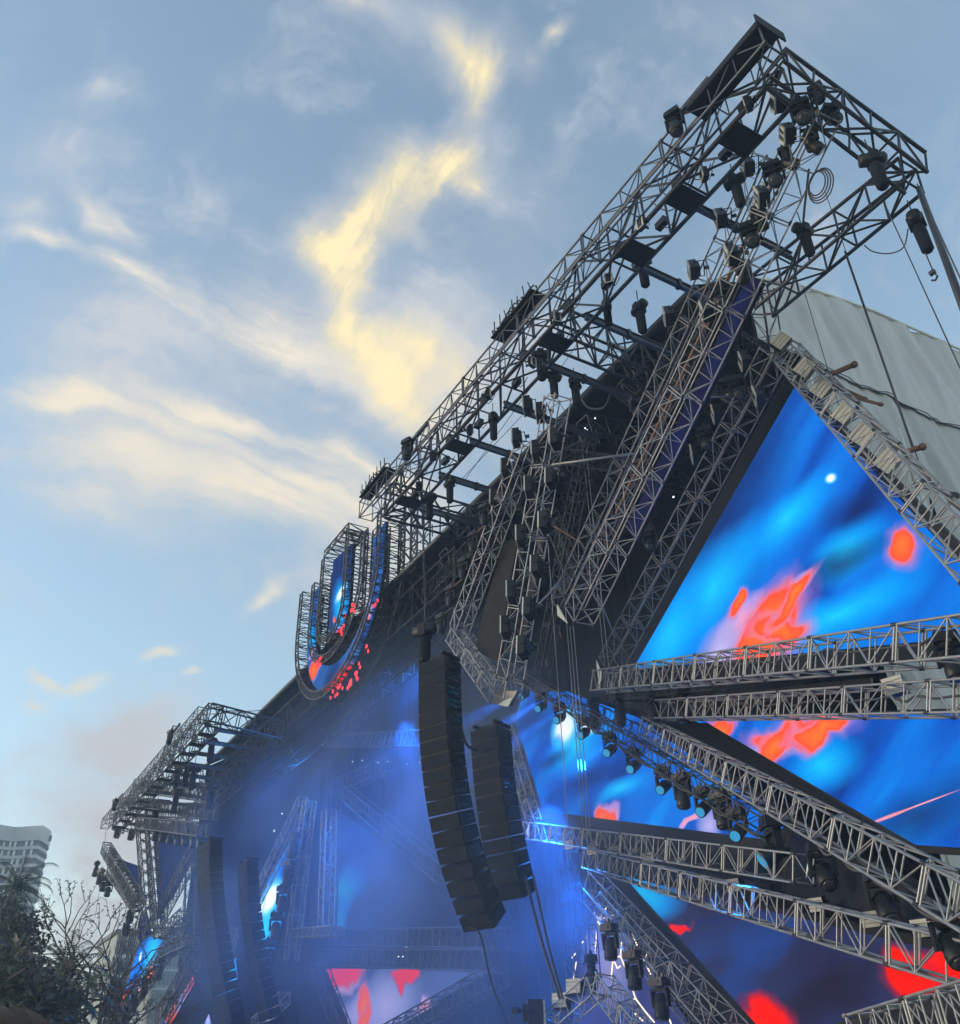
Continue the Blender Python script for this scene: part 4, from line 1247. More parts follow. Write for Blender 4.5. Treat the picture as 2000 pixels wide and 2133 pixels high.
truss('roof_truss', 'second dim truss along the roof edge deeper under the big roof', (-38, 22.6, 24.2), (-82, 22.6, 24.2), 1.2, .9, 1.5, 'black_paint', .05, .025, GM, False, joint=0)
for i in range(6):
    x = -22 - i * 3.3
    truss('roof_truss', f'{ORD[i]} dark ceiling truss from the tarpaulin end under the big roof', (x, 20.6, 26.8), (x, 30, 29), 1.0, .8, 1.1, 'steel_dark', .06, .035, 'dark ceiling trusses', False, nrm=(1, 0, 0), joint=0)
pm = Plane(P('A8', 245, 160, 28), P('A8', 190, 1050, 28), P('A8', 1200, 1060, 27.4))
screen('led_screen', 'hazy slate blue screen left of the long loudspeaker column', pm, [('A8', 245, 160), ('A8', 190, 1055), ('A8', 1380, 1065), ('A8', 1010, 640), ('A8', 350, 235)],
       [('cyan', 'A8', 270, 740, 480, 640, 110), ('dark', 'A8', 380, 460, 600, 420, 160), ('cyan', 'A8', 260, 950, 330, 900, 90)], ramp=SLATE, ang=20, strength=.5, scale=(.1, .3))
pm2 = Plane(P('A8', 145, 1345, 27.6), P('A8', 1400, 1350, 26.6), P('A8', 700, 1765, 27.4))
screen('led_screen', 'slate lilac screen with red and orange figures below the middle trusses', pm2, [('A8', 145, 1345), ('A8', 1420, 1352), ('A8', 640, 1820), ('A8', 340, 1820)],
       [('lilac', 'A8', 600, 1620, 900, 1500, 240), ('lilac', 'A8', 400, 1700, 600, 1650, 160), ('pink', 'A8', 260, 1400, 460, 1340, 130), ('red', 'A8', 240, 1390, 420, 1340, 70), ('red', 'A8', 745, 1390, 850, 1370, 60), ('red', 'A8', 715, 1440, 740, 1480, 30),
        ('orange', 'A8', 435, 1650, 470, 1530, 62), ('orange', 'A8', 430, 1740, 440, 1820, 60), ('pink', 'A8', 880, 1650, 980, 1600, 60), ('pink', 'A8', 1150, 1365, 1170, 1365, 16)],
       ramp=[(.25, (.03, .05, .16)), (.6, (.08, .12, .32)), (.9, (.16, .18, .42))], ang=25, strength=.85, scale=(.12, .3), warp=.4)
# lilac lit backdrop, its light painted as emission, with the glowing line pattern
pn = Plane(P('A5', 620, 600, 25.4), P('A5', 620, 1400, 25.4), P('A5', 1200, 1400, 24.0))
screen('led_screen', 'dim lilac backdrop with painted glow behind the glowing line pattern', pn, [('A5', 590, 560), ('A5', 720, 600), ('A5', 1330, 1500), ('A5', 480, 1500)],
       [('lilac', 'A5', 740, 1050, 760, 700, 240)], ramp=[(.2, (.03, .045, .18)), (.6, (.07, .08, .30)), (.9, (.16, .14, .42))], strength=.55, warp=.3, ang=80)
nt = thing('neon_tubes', 'branching pattern of warm white glowing tubes low on the stage', 'light tubes', pn.at('A5', 660, 740, .2))
for pl_ in (((640, 680), (665, 735)), ((665, 735), (725, 645)), ((665, 735), (772, 700)), ((665, 738), (690, 802)), ((660, 745), (640, 1005)), ((725, 725), (740, 765), (785, 755)), ((830, 885), (822, 990)),
            ((770, 1000), (822, 990)), ((770, 1003), (757, 1135)), ((824, 994), (860, 1080)), ((861, 1084), (895, 1190)), ((780, 1030), (800, 1075), (820, 1060)), ((970, 1050), (897, 1188)), ((896, 1193), (930, 1290)),
            ((932, 1293), (990, 1370)), ((992, 1373), (1060, 1455)), ((905, 830), (925, 880)), ((930, 890), (942, 917)), ((972, 975), (1000, 1040)), ((1004, 1048), (1035, 1117)), ((1125, 1330), (1180, 1467)),
            ((1085, 1418), (1150, 1410)), ((510, 1030), (490, 1150)), ((925, 1395), (990, 1455)), ((1225, 1275), (1235, 1317)), ((480, 1000), (505, 970)), ((550, 900), (578, 855)), ((905, 1295), (935, 1290)), ((1015, 965), (1000, 1000)), ((752, 950), (768, 985))):
    pts = [pn.at('A5', *p, .2) - nt.location for p in pl_]
    MB().path(pts, .026, 6).build('tube', 'neon_warm', nt, smooth=True)

# ------------------------------------------------------------------ narrow screens and frames left of the middle
GL = 'trusses left of the middle stage'
KL = dict(split=False, m='aluminium_dull', rc=.045, rb=.024, bay=.85, group=GL)
for lab, a, b, w in (('faint slanting truss left of the narrow blue screen', (1405, 640), (1105, 1260), .8), ('faint upright truss right of the narrow blue screen', (1440, 640), (1330, 1600), .8),
                     ('short faint truss left of the small blue triangle screen', (980, 1430), (885, 1690), .8), ('faint level bar truss right of the narrow screen', (1370, 1440), (1600, 1425), .5),
                     ('faint upright truss between narrow screen and hazy middle screen', (1560, 700), (1540, 1400), .8), ('faint truss at the bottom right of the small triangle screen', (1290, 1830), (1120, 1990), .7)):
    truss('lighting_truss', lab, P('R7', *a, 21.5), P('R7', *b, 21.5), w, .7, **KL)
for i, (lab, poly, blobs) in enumerate((
        ('narrow slanting blue screen with a white cyan flame', [(1095, 1345), (1190, 1120), (1300, 915), (1425, 690), (1415, 790), (1330, 1170), (1225, 1545), (1118, 1645)],
         [('dark', 'R7', 1350, 900, 1420, 740, 90), ('cyan', 'R7', 1180, 1380, 1280, 1250, 140), ('white', 'R7', 1200, 1230, 1290, 1150, 40), ('white', 'R7', 1140, 1290, 1180, 1240, 22), ('dark', 'R7', 1150, 1600, 1230, 1540, 40)]),
        ('small blue triangle screen beside the far loudspeakers', [(992, 1580), (1006, 1750), (885, 1862), (890, 1810)], [('cyan', 'R7', 970, 1690, 1000, 1620, 70), ('pink', 'R7', 900, 1850, 930, 1830, 20)]),
        ('sliver of pale pink and blue screen at the bottom edge', [(1265, 1868), (1235, 1962), (1130, 2010), (1150, 1985)], [('pink', 'R7', 1240, 1890, 1265, 1870, 30), ('lilac', 'R7', 1190, 1960, 1240, 1920, 40)]),
        ('tiny grey blue screen tip at the bottom edge below the far loudspeakers', [(830, 1925), (850, 2010), (790, 2010)], [('lilac', 'R7', 820, 1980, 840, 1950, 30)]))):
    pq = Plane(P('R7', *poly[0], 22.0), P('R7', *poly[1], 22.0), P('R7', *poly[-1], 21.8))
    screen('led_screen', lab, pq, [('R7', *p) for p in poly], blobs, ang=40, strength=1.3, warp=.5)
for i, (x, y) in enumerate(((1350, 830), (1320, 1000), (1285, 1150), (1245, 1310), (1210, 1470))):
    place('head_down', f'{ORD[i]} dark lamp from the top along the narrow blue screen', P('R7', x, y, 20.8), 'lamps along the narrow screen', s=1.7, rz=R(20 * i))

# ------------------------------------------------------------------ structures under the far canopy
GW = 'trusses under the far canopy'
KW = dict(split=False, m='steel', rc=.05, rb=.028, bay=.9, group=GW)
for lab, a, b, Y, w in (('near upright truss under the far canopy, left of the navy panel', (425, 790), (478, 1440), 16.2, 1.0), ('second upright truss under the far canopy beside the navy panel', (480, 830), (520, 1380), 17.4, .9),
                        ('slanting truss right of the navy panel under the far canopy', (770, 900), (500, 1400), 17.6, 1.0), ('arm truss with lamps sticking left under the far canopy', (205, 920), (415, 1270), 16.2, 1.1),
                        ('lower arm truss left under the far canopy', (235, 1060), (400, 1290), 16.8, .7), ('slanting truss left of the lowest far screen', (390, 1290), (230, 1960), 17.0, 1.0),
                        ('slanting truss right of the lowest far screen', (650, 1430), (330, 1900), 17.0, 1.0), ('pink lit slanting truss between the far screens', (745, 1600), (540, 1960), 17.2, 1.1),
                        ('thin mast between the navy panel and the far loudspeakers', (720, 1100), (705, 1590), 18.5, .3), ('short truss spur at the foot of the navy panel', (560, 1440), (690, 1320), 16.6, .7),
                        ('level dark truss band across the middle of the far canopy', (390, 545), (862, 590), 18.6, 1.4), ('level dark truss band across the lower far canopy', (470, 690), (862, 700), 18.8, 1.2),
                        ('dark truss dropping from the far canopy toward its lamp row', (430, 660), (415, 800), 16.4, .9), ('dark truss hung inside the far canopy near its tip', (300, 640), (560, 660), 16.4, .8),
                        ('dark truss hung inside the far canopy near its top', (640, 200), (560, 420), 16.8, .8), ('dark ladder truss at the left foot of the tall far screen', (330, 1420), (290, 1700), 16.4, .8),
                        ('short truss under the lamps of the far canopy', (420, 770), (800, 810), 16.0, .9), ('short slanting truss near the bottom of the lowest far screen', (560, 1560), (740, 1480), 16.8, .6)):
    truss('lighting_truss', lab, P('R7', *a, Y), P('R7', *b, Y), w, .8, **dict(KW, bay=.8))
SN = [(.25, (.012, .022, .085)), (.6, (.016, .032, .13)), (.9, (.018, .045, .17))]
for lab, poly, Y, rp, blobs, st in (
        ('dark navy triangular screen hanging under the far canopy', [(490, 835), (775, 885), (745, 960), (525, 1330)], 18.0, SN, [], .75),
        ('small navy panel behind the lamp arm of the far canopy', [(285, 990), (408, 1030), (412, 1250), (380, 1170)], 17.2, SN, [], .75),
        ('narrow navy strip between the upright trusses of the far canopy', [(405, 1350), (440, 1300), (470, 1440), (400, 1480)], 17.6, SN, [], .75),
        ('tall blue screen with an orange foot beside the bare tree', [(425, 1440), (598, 1497), (490, 1690), (300, 1930), (285, 1930), (310, 1830)], 18.0, BLUE,
         [('dark', 'R7', 500, 1470, 620, 1450, 50), ('cyan', 'R7', 470, 1640, 560, 1520, 110), ('white', 'R7', 415, 1580, 425, 1540, 9), ('orange', 'R7', 328, 1820, 335, 1780, 26), ('orange', 'R7', 470, 1720, 500, 1660, 22), ('pink', 'R7', 400, 1830, 430, 1800, 30)], 1.3),
        ('broken blue and orange screen low between the far trusses', [(735, 1700), (745, 1730), (600, 1990), (540, 1990)], 18.2, BLUE, [('orange', 'R7', 720, 1730, 740, 1700, 24), ('orange', 'R7', 610, 1890, 650, 1850, 40), ('lilac', 'R7', 660, 1830, 690, 1800, 40), ('pink', 'R7', 690, 1790, 710, 1770, 22)], .85)):
    pq = Plane(P('R7', *poly[0], Y), P('R7', *poly[1], Y), P('R7', *poly[-1], Y - .3))
    screen('led_screen', lab, pq, [('R7', *p) for p in poly], blobs, ramp=rp, ang=50, strength=st, warp=.5)
for i, (x, y) in enumerate(((155, 1005), (180, 1050), (200, 1090), (228, 1120), (300, 1000), (250, 940))):
    place('head_down', f'{ORD[i]} dark lamp counted from the sky side on the arm of the far canopy', P('R7', x, y, 16.0 + .2 * i), 'lamps of the far canopy', s=1.6, rz=R(25 * i))
for i, (x, y) in enumerate(((520, 770), (565, 775), (610, 780), (655, 785), (700, 785), (750, 790), (790, 795))):
    place('head_down', f'{ORD[i]} dark lamp from the left above the navy screen', P('R7', x, y, 16.8), 'lamps of the far canopy', s=1.6, rz=R(31 * i))
for i, (x, y) in enumerate(((270, 830), (355, 840), (345, 1340), (320, 1415), (245, 1740))):
    place('strobe', f'{ORD[i]} dark strobe from the top on the far canopy trusses', P('R7', x, y, 16.0), 'strobes of the far canopy', s=1.3, rz=R(-30))
for i, (x, y) in enumerate(((540, 1590), (445, 1710), (390, 1790), (330, 1880))):
    place('head_down', f'{ORD[i]} dark lamp from the top on the truss beside the tall far screen', P('R7', x, y, 16.4), 'lamps of the far canopy', s=1.5, rz=R(-20 * i))
for i, (x, y) in enumerate(((650, 420), (705, 400), (745, 420), (855, 250), (520, 640), (640, 560), (850, 520))):
    place('hoist', f'{ORD[i]} dark chain hoist from the left under the far canopy' if i < 3 else f'{ORD[i - 3]} dark chain hoist of the far canopy close to the big roof', P('R7', x, y, 17.0), 'chain hoists of the far canopy', s=1.7, rz=R(40 * i))

# ------------------------------------------------------------------ cables, chains, guys


def drop(r, x, y, Y, z1):
    a = P(r, x, y, Y)
    return a, Vector((a.x, a.y, z1))


c0 = P('R1', 1665, 915, 20)
gp = MB().tube((0, 0, 0), P('D', 1905, 690, 15.5) - c0, .085, None, 8)
tag(gp.build('guy_pole', 'steel_dark', None, c0, True), 'thick dark pole dropping from the canopy corner at the right edge', 'pole')
cable('guy_cable', 'thin cable beside the thick pole at the right edge', (c0 + Vector((0, 0, .2)), P('D', 1910, 640, 15.5)), .02)
cable('guy_cable', 'thin cable from the lone hoist down across the sky at the right', (P('D', 1716, 392, 19.5), P('D', 1880, 750, 17)), .018)
cable('hoist_chain', 'hoist chain hanging in front of the tarpaulin down to the floodlights', drop('D', 1640, 488, 20.6, 16.5), .028, 'steel')
cable('hoist_chain', 'second thinner cable in front of the tarpaulin left of the chain', drop('D', 1602, 372, 20.2, 15.5), .014)
cable('hoist_chain', 'third thin cable in front of the tarpaulin near the roof corner', drop('D', 1560, 560, 20.8, 18.5), .014)
cable('hoist_chain', 'chain below the lone hoist ending in a hook against the sky', drop('R1', 1685, 1200, 19.8, P('R1', 1735, 1330, 19.8).z), .02)
hk = thing('chain_hook', 'steel hook on the chain end against the sky at the right', 'hook', P('R1', 1735, 1335, 19.8))
MB().path([(0, 0, .1), (.06, 0, .0), (.09, 0, -.12), (.0, 0, -.2), (-.09, 0, -.12)], .03, 6).build('hook', 'steel_dark', hk, smooth=True)
MB().box((0, 0, .1), (.16, .1, .12)).build('hook_block', 'steel_dark', hk)
cable('power_cable', 'slack black power cable looping under the canopy rear truss', (P('R1', 1400, 1190, 19.8), P('R1', 1440, 1220, 19.8), P('R1', 1520, 1230, 19.8), P('R1', 1590, 1200, 19.8), P('R1', 1612, 1110, 19.8)), .02)
cable('power_cable', 'black cable draped down the back of the violet strip truss', (P('R1', 1130, 820, 17.6), P('R1', 1110, 1000, 17.8), P('R1', 1080, 1250, 18.2), P('R1', 1000, 1500, 18.8), P('R4', 800, 120, 19.5)), .035)
cp = thing('cable_coil', 'coil of black cable hanging right of the violet strip truss', 'cable coil', P('R1', 1170, 890, 17.0))
for k in range(4):
    MB().path([((.28 + .05 * k) * math.cos(a), .05 * k, (.42 + .06 * k) * math.sin(a)) for a in np.linspace(0, 6.3, 18)], .022, 5).build('cable_loop', 'rope', cp, smooth=True)
cable('hoist_chain', 'long chain from the lower canopy tip down to the loudspeaker hoist', (P('R3', 412, 1400, 14.6), P('R3', 404, 850, 14.6)), .025, 'rope')
cable('hoist_chain', 'thin chain with a hook at the lower canopy tip', (P('R3', 455, 830, 16), P('R3', 457, 900, 16)), .03, 'rope')
for i, (x0, y0, z1) in enumerate(((1140, 940, 9), (1225, 1090, 10), (1270, 1430, 9), (1290, 1430, 9), (580, 760, 14), (1340, 330, 16), (1360, 330, 16))):
    cable('hoist_chain', f'{ORD[i]} faint vertical cable in the dark under the big roof', drop('R3', x0, y0, 20.5 + .15 * i, z1), .016, 'rope_pale')
cable('power_cable', 'dark cable from the foot of the longest loudspeaker column to the bottom edge', (P('A8', 1230, 1030, 15.6), P('A8', 1320, 1090, 16), P('A8', 1400, 1440, 17), P('A8', 1530, 1770, 18)), .03)
cable('power_cable', 'first of two dark cables falling right of the second loudspeaker column', (P('A5', 150, 420, 18), P('A5', 270, 900, 18.2), P('A5', 395, 1290, 18.4)), .05)
cable('power_cable', 'second of two dark cables falling right of the second loudspeaker column', (P('A5', 205, 420, 18), P('A5', 310, 900, 18.2), P('A5', 415, 1290, 18.4)), .04)
cable('power_cable', 'black cable hose curving between the two near loudspeaker columns', (P('R6', 860, 760, 15.4), P('R6', 875, 960, 16), P('R6', 905, 1100, 16.4), P('R6', 960, 1130, 17.0)), .06)
cable('power_cable', 'slack black cable loop at the dark roof below the open bay', (P('R3', 1340, 90, 19), P('R3', 1380, 140, 19), P('R3', 1470, 140, 19), P('R3', 1510, 60, 19)), .05)
for i, (a, b, Y0, Y1) in enumerate((((680, 900), (180, 1600), 17, 15.5), ((500, 1240), (120, 1640), 18, 16), ((740, 1000), (560, 1240), 19, 17), ((1000, 560), (690, 1010), 18, 18))):
    cable('guy_cable', f'{ORD[i]} thin tie cable across the open bays of the near canopy', (P('R2', *a, Y0), P('R2', *b, Y1)), .014)
cable('guy_cable', 'thin line between the far canopy top and the roof edge', (P('R7', 800, 112, 15), P('R7', 1165, 85, 20)), .03)
for i, (x0, y0, x1, y1) in enumerate(((205, 820, 190, 1000), (170, 1160, 140, 1340), (350, 1240, 345, 1330), (690, 1150, 650, 1420), (715, 1150, 690, 1600))):
    cable('guy_cable', f'{ORD[i]} hair thin rope from the left hanging below the far canopy', (P('R7', x0, y0, 16), P('R7', x1, y1, 16)), .02)
sp = thing('sparkle_lights', 'scattered tiny white lights glinting in the dark roof and smoke', 'lights', P('R6', 500, 1190, 24))
for r, x, y, Y in (('R6', 385, 1186, 24), ('R6', 430, 1180, 24), ('R6', 502, 1190, 24), ('R6', 548, 1184, 24), ('R6', 636, 1196, 24), ('R6', 692, 1190, 24), ('R6', 285, 1490, 25), ('R6', 60, 1425, 24), ('R6', 25, 1500, 24), ('R3', 850, 1310, 21),
                   ('R2', 850, 1310, 21), ('R2', 860, 1320, 21), ('R2', 905, 1255, 21), ('R2', 1340, 1690, 22), ('A2', 1005, 340, 22), ('A8', 180, 270, 25), ('A8', 100, 412, 25), ('A8', 1403, 1446, 24), ('A8', 695, 1252, 25), ('A8', 728, 1252, 25), ('A8', 755, 1180, 25), ('R7', 1275, 712, 21), ('R7', 1225, 820, 21)):
    p = P(r, x, y, Y) - sp.location
    MB().lathe([(.01, -.035), (.035, 0), (.01, .035)], Matrix.Translation(p), 8).build('glint', 'spark_white', sp, smooth=True)

# cable runs laid along the trusses, junction boxes and small fittings


def run_along(key, label, f0, f1, side, seed, r=.03, m='rope'):
    A, B, t_ = TR[key]
    ax_ = (B - A).normalized()
    N = Vector((0, 1, 0))
    N = (N - ax_ * N.dot(ax_)).normalized()
    S = ax_.cross(N)
    rg = random.Random(seed)
    L = (B - A).length
    pts = []
    n_ = int((f1 - f0) * L / .55) + 2
    for i in range(n_):
        f = f0 + (f1 - f0) * i / (n_ - 1)
        pts.append(A + (B - A) * f + S * (side[0] + rg.uniform(-.05, .05)) + N * (side[1] + rg.uniform(-.06, .06)) + Vector((0, 0, -.10 * abs(math.sin(i * 1.4)))))
    cable('power_cable', label, pts, r, m, group='cable runs along the trusses')


run_along('D3', 'black cable run along the upper edge of the long sloping truss', .08, .95, (-.33, -.2), 1)
run_along('D3', 'thin second cable run along the upper back edge of the long sloping truss', .05, .9, (-.30, .25), 2, .022)
run_along('D5', 'black cable run along the upper edge of the truss above the red screen', .05, .95, (-.33, .1), 3)
run_along('D4', 'black cable run inside the short truss under the blue screen', .02, .98, (-.2, .2), 4, .022)
run_along('D1', 'black cable run inside the truss under the triangular screen', .02, .9, (.2, .25), 5)
run_along('D2', 'black cable run inside the level truss above the orange splash', .02, .9, (.15, .2), 6)
run_along('D7', 'black cable run behind the floodlights on the tarpaulin side truss', .05, .8, (.35, .35), 7, .04)
run_along('B1', 'black cable run down the middle of the violet strip truss', .02, .95, (.1, -.3), 8)
run_along('B2', 'black cable run down the truss left of the violet strip', .02, .95, (.1, -.2), 9)
run_along('B4', 'black cable run down the steep strobe truss', .02, .95, (-.2, -.3), 10)
run_along('B5', 'black cable run down the steep moving head truss', .02, .95, (.1, -.2), 11)
run_along('B3', 'black cable run down the dull truss beside the triangular screen', .02, .95, (.1, -.3), 12)
run_along('E', 'black cable run along the sagging lamp truss', .02, .98, (-.25, -.2), 13, .035)
rg = random.Random(77)
for i in range(16):
    x = -9.6 - i * 1.5
    t = thing('junction_box', f'{ORD[i]} small black junction box from the peak along the canopy front truss', 'junction box', (x, 15.0 + .6 * (i % 2), 25.62), 'junction boxes of the near canopy')
    MB().box((0, 0, .12), (.34 + .12 * rg.random(), .22, .26)).build('case', 'black_plastic', t)
    MB().path([(0, 0, 0), (.12, .1, -.16), (.3, .16, -.1), (.5, .2, .12)], .018, 5).build('lead', 'rope', t, smooth=True)
for i in range(12):
    r_, x, y, Y = ('R1', 500 - 45 * (i % 4), 820 + 95 * i * .55, 16.2) if i < 4 else ('A1', 700 + 60 * (i % 5), 900 + 55 * i, 21.0)
    o = P(r_, x, y, Y)
    t = thing('safety_loop', f'{ORD[i]} drooping black safety cable from the top in the dark roof rigging', 'cable', o, 'drooping safety cables')
    w_ = rg.uniform(.5, 1.3)
    MB().path([(k / 8 * w_, .1 * k, -.9 * w_ * math.sin(math.pi * k / 8)) for k in range(9)], .022, 5).build('loop', 'rope', t, smooth=True)
for i, (r_, a, b, Y0, Y1, w_) in enumerate((('A1', (760, 1200), (1120, 1000), 20, 21, .6), ('A1', (520, 1150), (760, 1330), 20.5, 21.5, .6), ('A1', (1000, 620), (880, 1000), 19.6, 20.6, .6), ('R3', (1150, 760), (1320, 1180), 20.8, 21.6, .6),
                                            ('R3', (700, 760), (960, 690), 19, 19.6, .6), ('R3', (1060, 480), (1340, 330), 19.8, 21, .6), ('A2', (520, 60), (880, 300), 21.6, 22.4, .6), ('A1', (1330, 700), (1620, 900), 20.6, 22, .6))):
    truss('lighting_truss', f'{ORD[i]} dim crosswise truss from the left tangle of the dark roof rigging', P(r_, *a, Y0), P(r_, *b, Y1), w_, .5, .6, 'steel', .028, .016, 'dim crosswise trusses', False)

# ------------------------------------------------------------------ city beyond the far canopy
def hotel():
    """a bent slab tower with a white balcony band on every floor"""
    X0 = -250
    top = PX('R8', 370, 285, X0)
    H = top.z
    fh = PX('R8', 370, 380, X0).z - PX('R8', 370, 440, X0).z
    fh = 2.05
    t = thing('hotel_tower', 'white balconied hotel tower rising at the left edge behind dark trees', 'building', (X0, top.y, 0))
    c = Vector((X0, top.y, 0))
    left = PX('R8', 130, 300, X0 - 4.5) - c
    far = PX('R8', -220, 290, X0 - 2) - c
    rgt = PX('R8', 450, 350, X0 - 10) - c
    out = [(far.x, far.y), (left.x, left.y), (0, 0), (rgt.x * .45, rgt.y * .7), (rgt.x, rgt.y), (rgt.x - 10, rgt.y - 1), (rgt.x - 16, far.y)]

    def ins(k):
        cx = sum(p[0] for p in out) / len(out)
        cy = sum(p[1] for p in out) / len(out)
        return [(cx + (x - cx) * k, cy + (y - cy) * k) for x, y in out]
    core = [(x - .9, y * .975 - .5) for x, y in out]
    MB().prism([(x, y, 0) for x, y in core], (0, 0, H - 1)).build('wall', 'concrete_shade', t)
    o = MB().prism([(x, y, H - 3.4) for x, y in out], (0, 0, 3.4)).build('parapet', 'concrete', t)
    sg = MB().box(((0 + rgt.x) / 2 + .6, rgt.y * .62, H - 1.9), (.3, 1.7, 1.3)).build('sign_panel', 'window_glass', t)
    z = H - 3.4 - fh
    random.seed(8)
    k = 0
    while z > 18:
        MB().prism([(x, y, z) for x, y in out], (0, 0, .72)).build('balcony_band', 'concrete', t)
        if k < 14:
            for a, b in zip(core[:3], core[1:3]):
                for q in range(5):
                    f = (q + .5) / 5
                    x, y = a[0] + (b[0] - a[0]) * f, a[1] + (b[1] - a[1]) * f
                    w_ = MB().box((x + .06, y, z + 1.38), (.2, 1.3, 1.25)).build('window', 'window_glass', t)
                    if random.random() < .75:
                        MB().box((x + .18, y - .3 + random.uniform(-.2, .2), z + 1.38), (.08, .5, 1.2)).build('curtain', 'curtain_white', w_)
        z -= fh
        k += 1


hotel()


def block(label, r, x0, x1, ytop, X, fh, mname, n_w, depth=14, floors=14):
    a, b = PX(r, x0, ytop, X), PX(r, x1, ytop, X)
    t = thing('city_building', label, 'building', (X, a.y, 0), 'buildings seen through the far canopy')
    W, H = abs(b.y - a.y), a.z
    s = 1 if b.y > a.y else -1
    MB().box((-depth / 2, s * W / 2, H / 2), (depth, W, H)).build('wall', mname, t)
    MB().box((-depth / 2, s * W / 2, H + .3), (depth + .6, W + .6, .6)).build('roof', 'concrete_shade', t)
    for k in range(floors):
        z = H - 1.6 - k * fh
        if z < 4:
            break
        MB().box((.12, s * W / 2, z - fh * .5), (.3, W * 1.0, .35)).build('balcony_band', 'concrete', t)
        for q in range(n_w):
            MB().box((.03, s * W * (q + .5) / n_w, z), (.12, W / n_w * .62, fh * .55)).build('window', 'window_glass', t)


block('greenish apartment block behind the lowest far screen', 'R8', 1010, 1230, 1215, -150, 2.6, 'facade_green', 7)
block('greenish apartment block right of the lowest far screen', 'R8', 1380, 1650, 1190, -160, 2.6, 'facade_green', 8)
block('pale slim tower in the sky gap beside the far loudspeakers', 'R8', 1600, 1720, 1250, -190, 3.0, 'concrete', 4)

# trees


def leaves(mb, c, rad, n, size, rng, squash=.8):
    for _ in range(n):
        v = Vector((rng.gauss(0, 1), rng.gauss(0, 1), rng.gauss(0, 1))).normalized() * (rad * rng.random() ** .45)
        v.z *= squash
        p = c + v
        q = Quaternion((rng.gauss(0, 1), rng.gauss(0, 1), rng.gauss(0, 1), rng.gauss(0, 1))).normalized()
        s = size * rng.uniform(.6, 1.4)
        mb.add([p + q @ Vector((-s * .5, 0, 0)), p + q @ Vector((0, -s * .22, .03)), p + q @ Vector((s * .6, 0, 0)), p + q @ Vector((0, s * .22, .03))], [(0, 1, 2, 3)])


def leafy(label, base, top, rx, seed, n=5200, size=.42, m='leaf'):
    rng = random.Random(seed)
    t = thing('dense_tree', label, 'tree', base, 'trees at the left edge')
    H = top - base.z
    tr_ = MB().path([(0, 0, 0), (.2, .1, H * .3), (-.1, .2, H * .55), (.1, 0, H * .8)], .38, 8, .1)
    for k in range(7):
        a = rng.uniform(0, 6.28)
        tr_.path([(0, 0, H * (.3 + .06 * k)), (math.cos(a) * rx * .4, math.sin(a) * rx * .4, H * (.45 + .06 * k)), (math.cos(a) * rx * .75, math.sin(a) * rx * .75, H * (.55 + .05 * k))], .14, 6, .03)
    tr_.build('trunk', 'bark', t, smooth=True)
    cr = MB()
    nc = 22
    for k in range(nc):
        f = rng.random()
        a = rng.uniform(0, 6.28)
        w = rx * (1.05 - .75 * f) * rng.uniform(.3, 1.0)
        c = Vector((math.cos(a) * w, math.sin(a) * w, H * (.32 + .62 * f)))
        leaves(cr, c, rx * rng.uniform(.28, .5), n // nc, size, rng)
    cr.build('crown', m, t)


def palm(label, base, top, seed, fr=2.6, nf=26):
    rng = random.Random(seed)
    t = thing('palm_tree', label, 'tree', base, 'trees at the left edge')
    H = top - base.z - fr * .45
    MB().path([(0, 0, 0), (.15, 0, H * .4), (.05, .1, H * .8), (0, 0, H)], .26, 10, .2).build('trunk', 'bark', t, smooth=True)
    cr = MB()
    for k in range(nf):
        a = 2.4 * k
        el = 1.25 - 1.9 * k / nf
        L = fr * rng.uniform(.85, 1.1)
        pts = []
        for i in range(9):
            f = i / 8
            e = el - f * f * 1.5
            q = Vector((math.cos(a) * math.cos(e), math.sin(a) * math.cos(e), math.sin(e))) * (L / 8)
            pts.append((pts[-1] + q) if pts else Vector((0, 0, H)))
        cr.path(pts, .03, 4, .008)
        sd = Vector((-math.sin(a), math.cos(a), 0))
        for i in range(1, 9):
            for j in range(3):
                p = pts[i - 1].lerp(pts[i], j / 3)
                d = (pts[i] - pts[i - 1]).normalized()
                l = .62 * (1 - .5 * i / 9)
                for s in (-1, 1):
                    tip = p + (sd * s * .75 + d * .55 + Vector((0, 0, -.45))) * l
                    cr.add([p - d * .03, p + d * .03, tip], [(0, 1, 2)])
    cr.build('crown', 'leaf_palm', t)


def bare(label, base, top, lean, seed, spread=.55, buds=True, r0=.22):
    rng = random.Random(seed)
    t = thing('bare_tree', label, 'tree', base, 'trees at the left edge')
    H = top - base.z
    tr_, bu = MB(), MB()

    def grow(p, d, L, r, lv):
        pts = [p]
        n = 4
        for i in range(n):
            d = (d + Vector((rng.gauss(0, .16), rng.gauss(0, .16), rng.gauss(0, .10) + .03))).normalized()
            pts.append(pts[-1] + d * L / n)
        tr_.path(pts, r, 5, r * .6)
        if lv == 0:
            if buds:
                for q in pts[1:]:
                    leaves(bu, q, .12, 2, .13, rng)
            return
        for k in range(3 if lv > 2 else 2 + (rng.random() < .5)):
            at = pts[rng.choice((2, 3, 4))] if k else pts[-1]
            nd = (d + Vector((rng.gauss(0, spread), rng.gauss(0, spread), rng.gauss(0, spread * .6)))).normalized()
            grow(at, nd, L * rng.uniform(.62, .85), r * .6, lv - 1)
    grow(Vector((0, 0, 0)), (Vector(lean) + Vector((0, 0, 1))).normalized(), H * .34, r0, 5)
    tr_.build('branches', 'bark', t, smooth=True)
    if buds:
        tag(bu.build('buds', 'bud', t), kind='stuff')


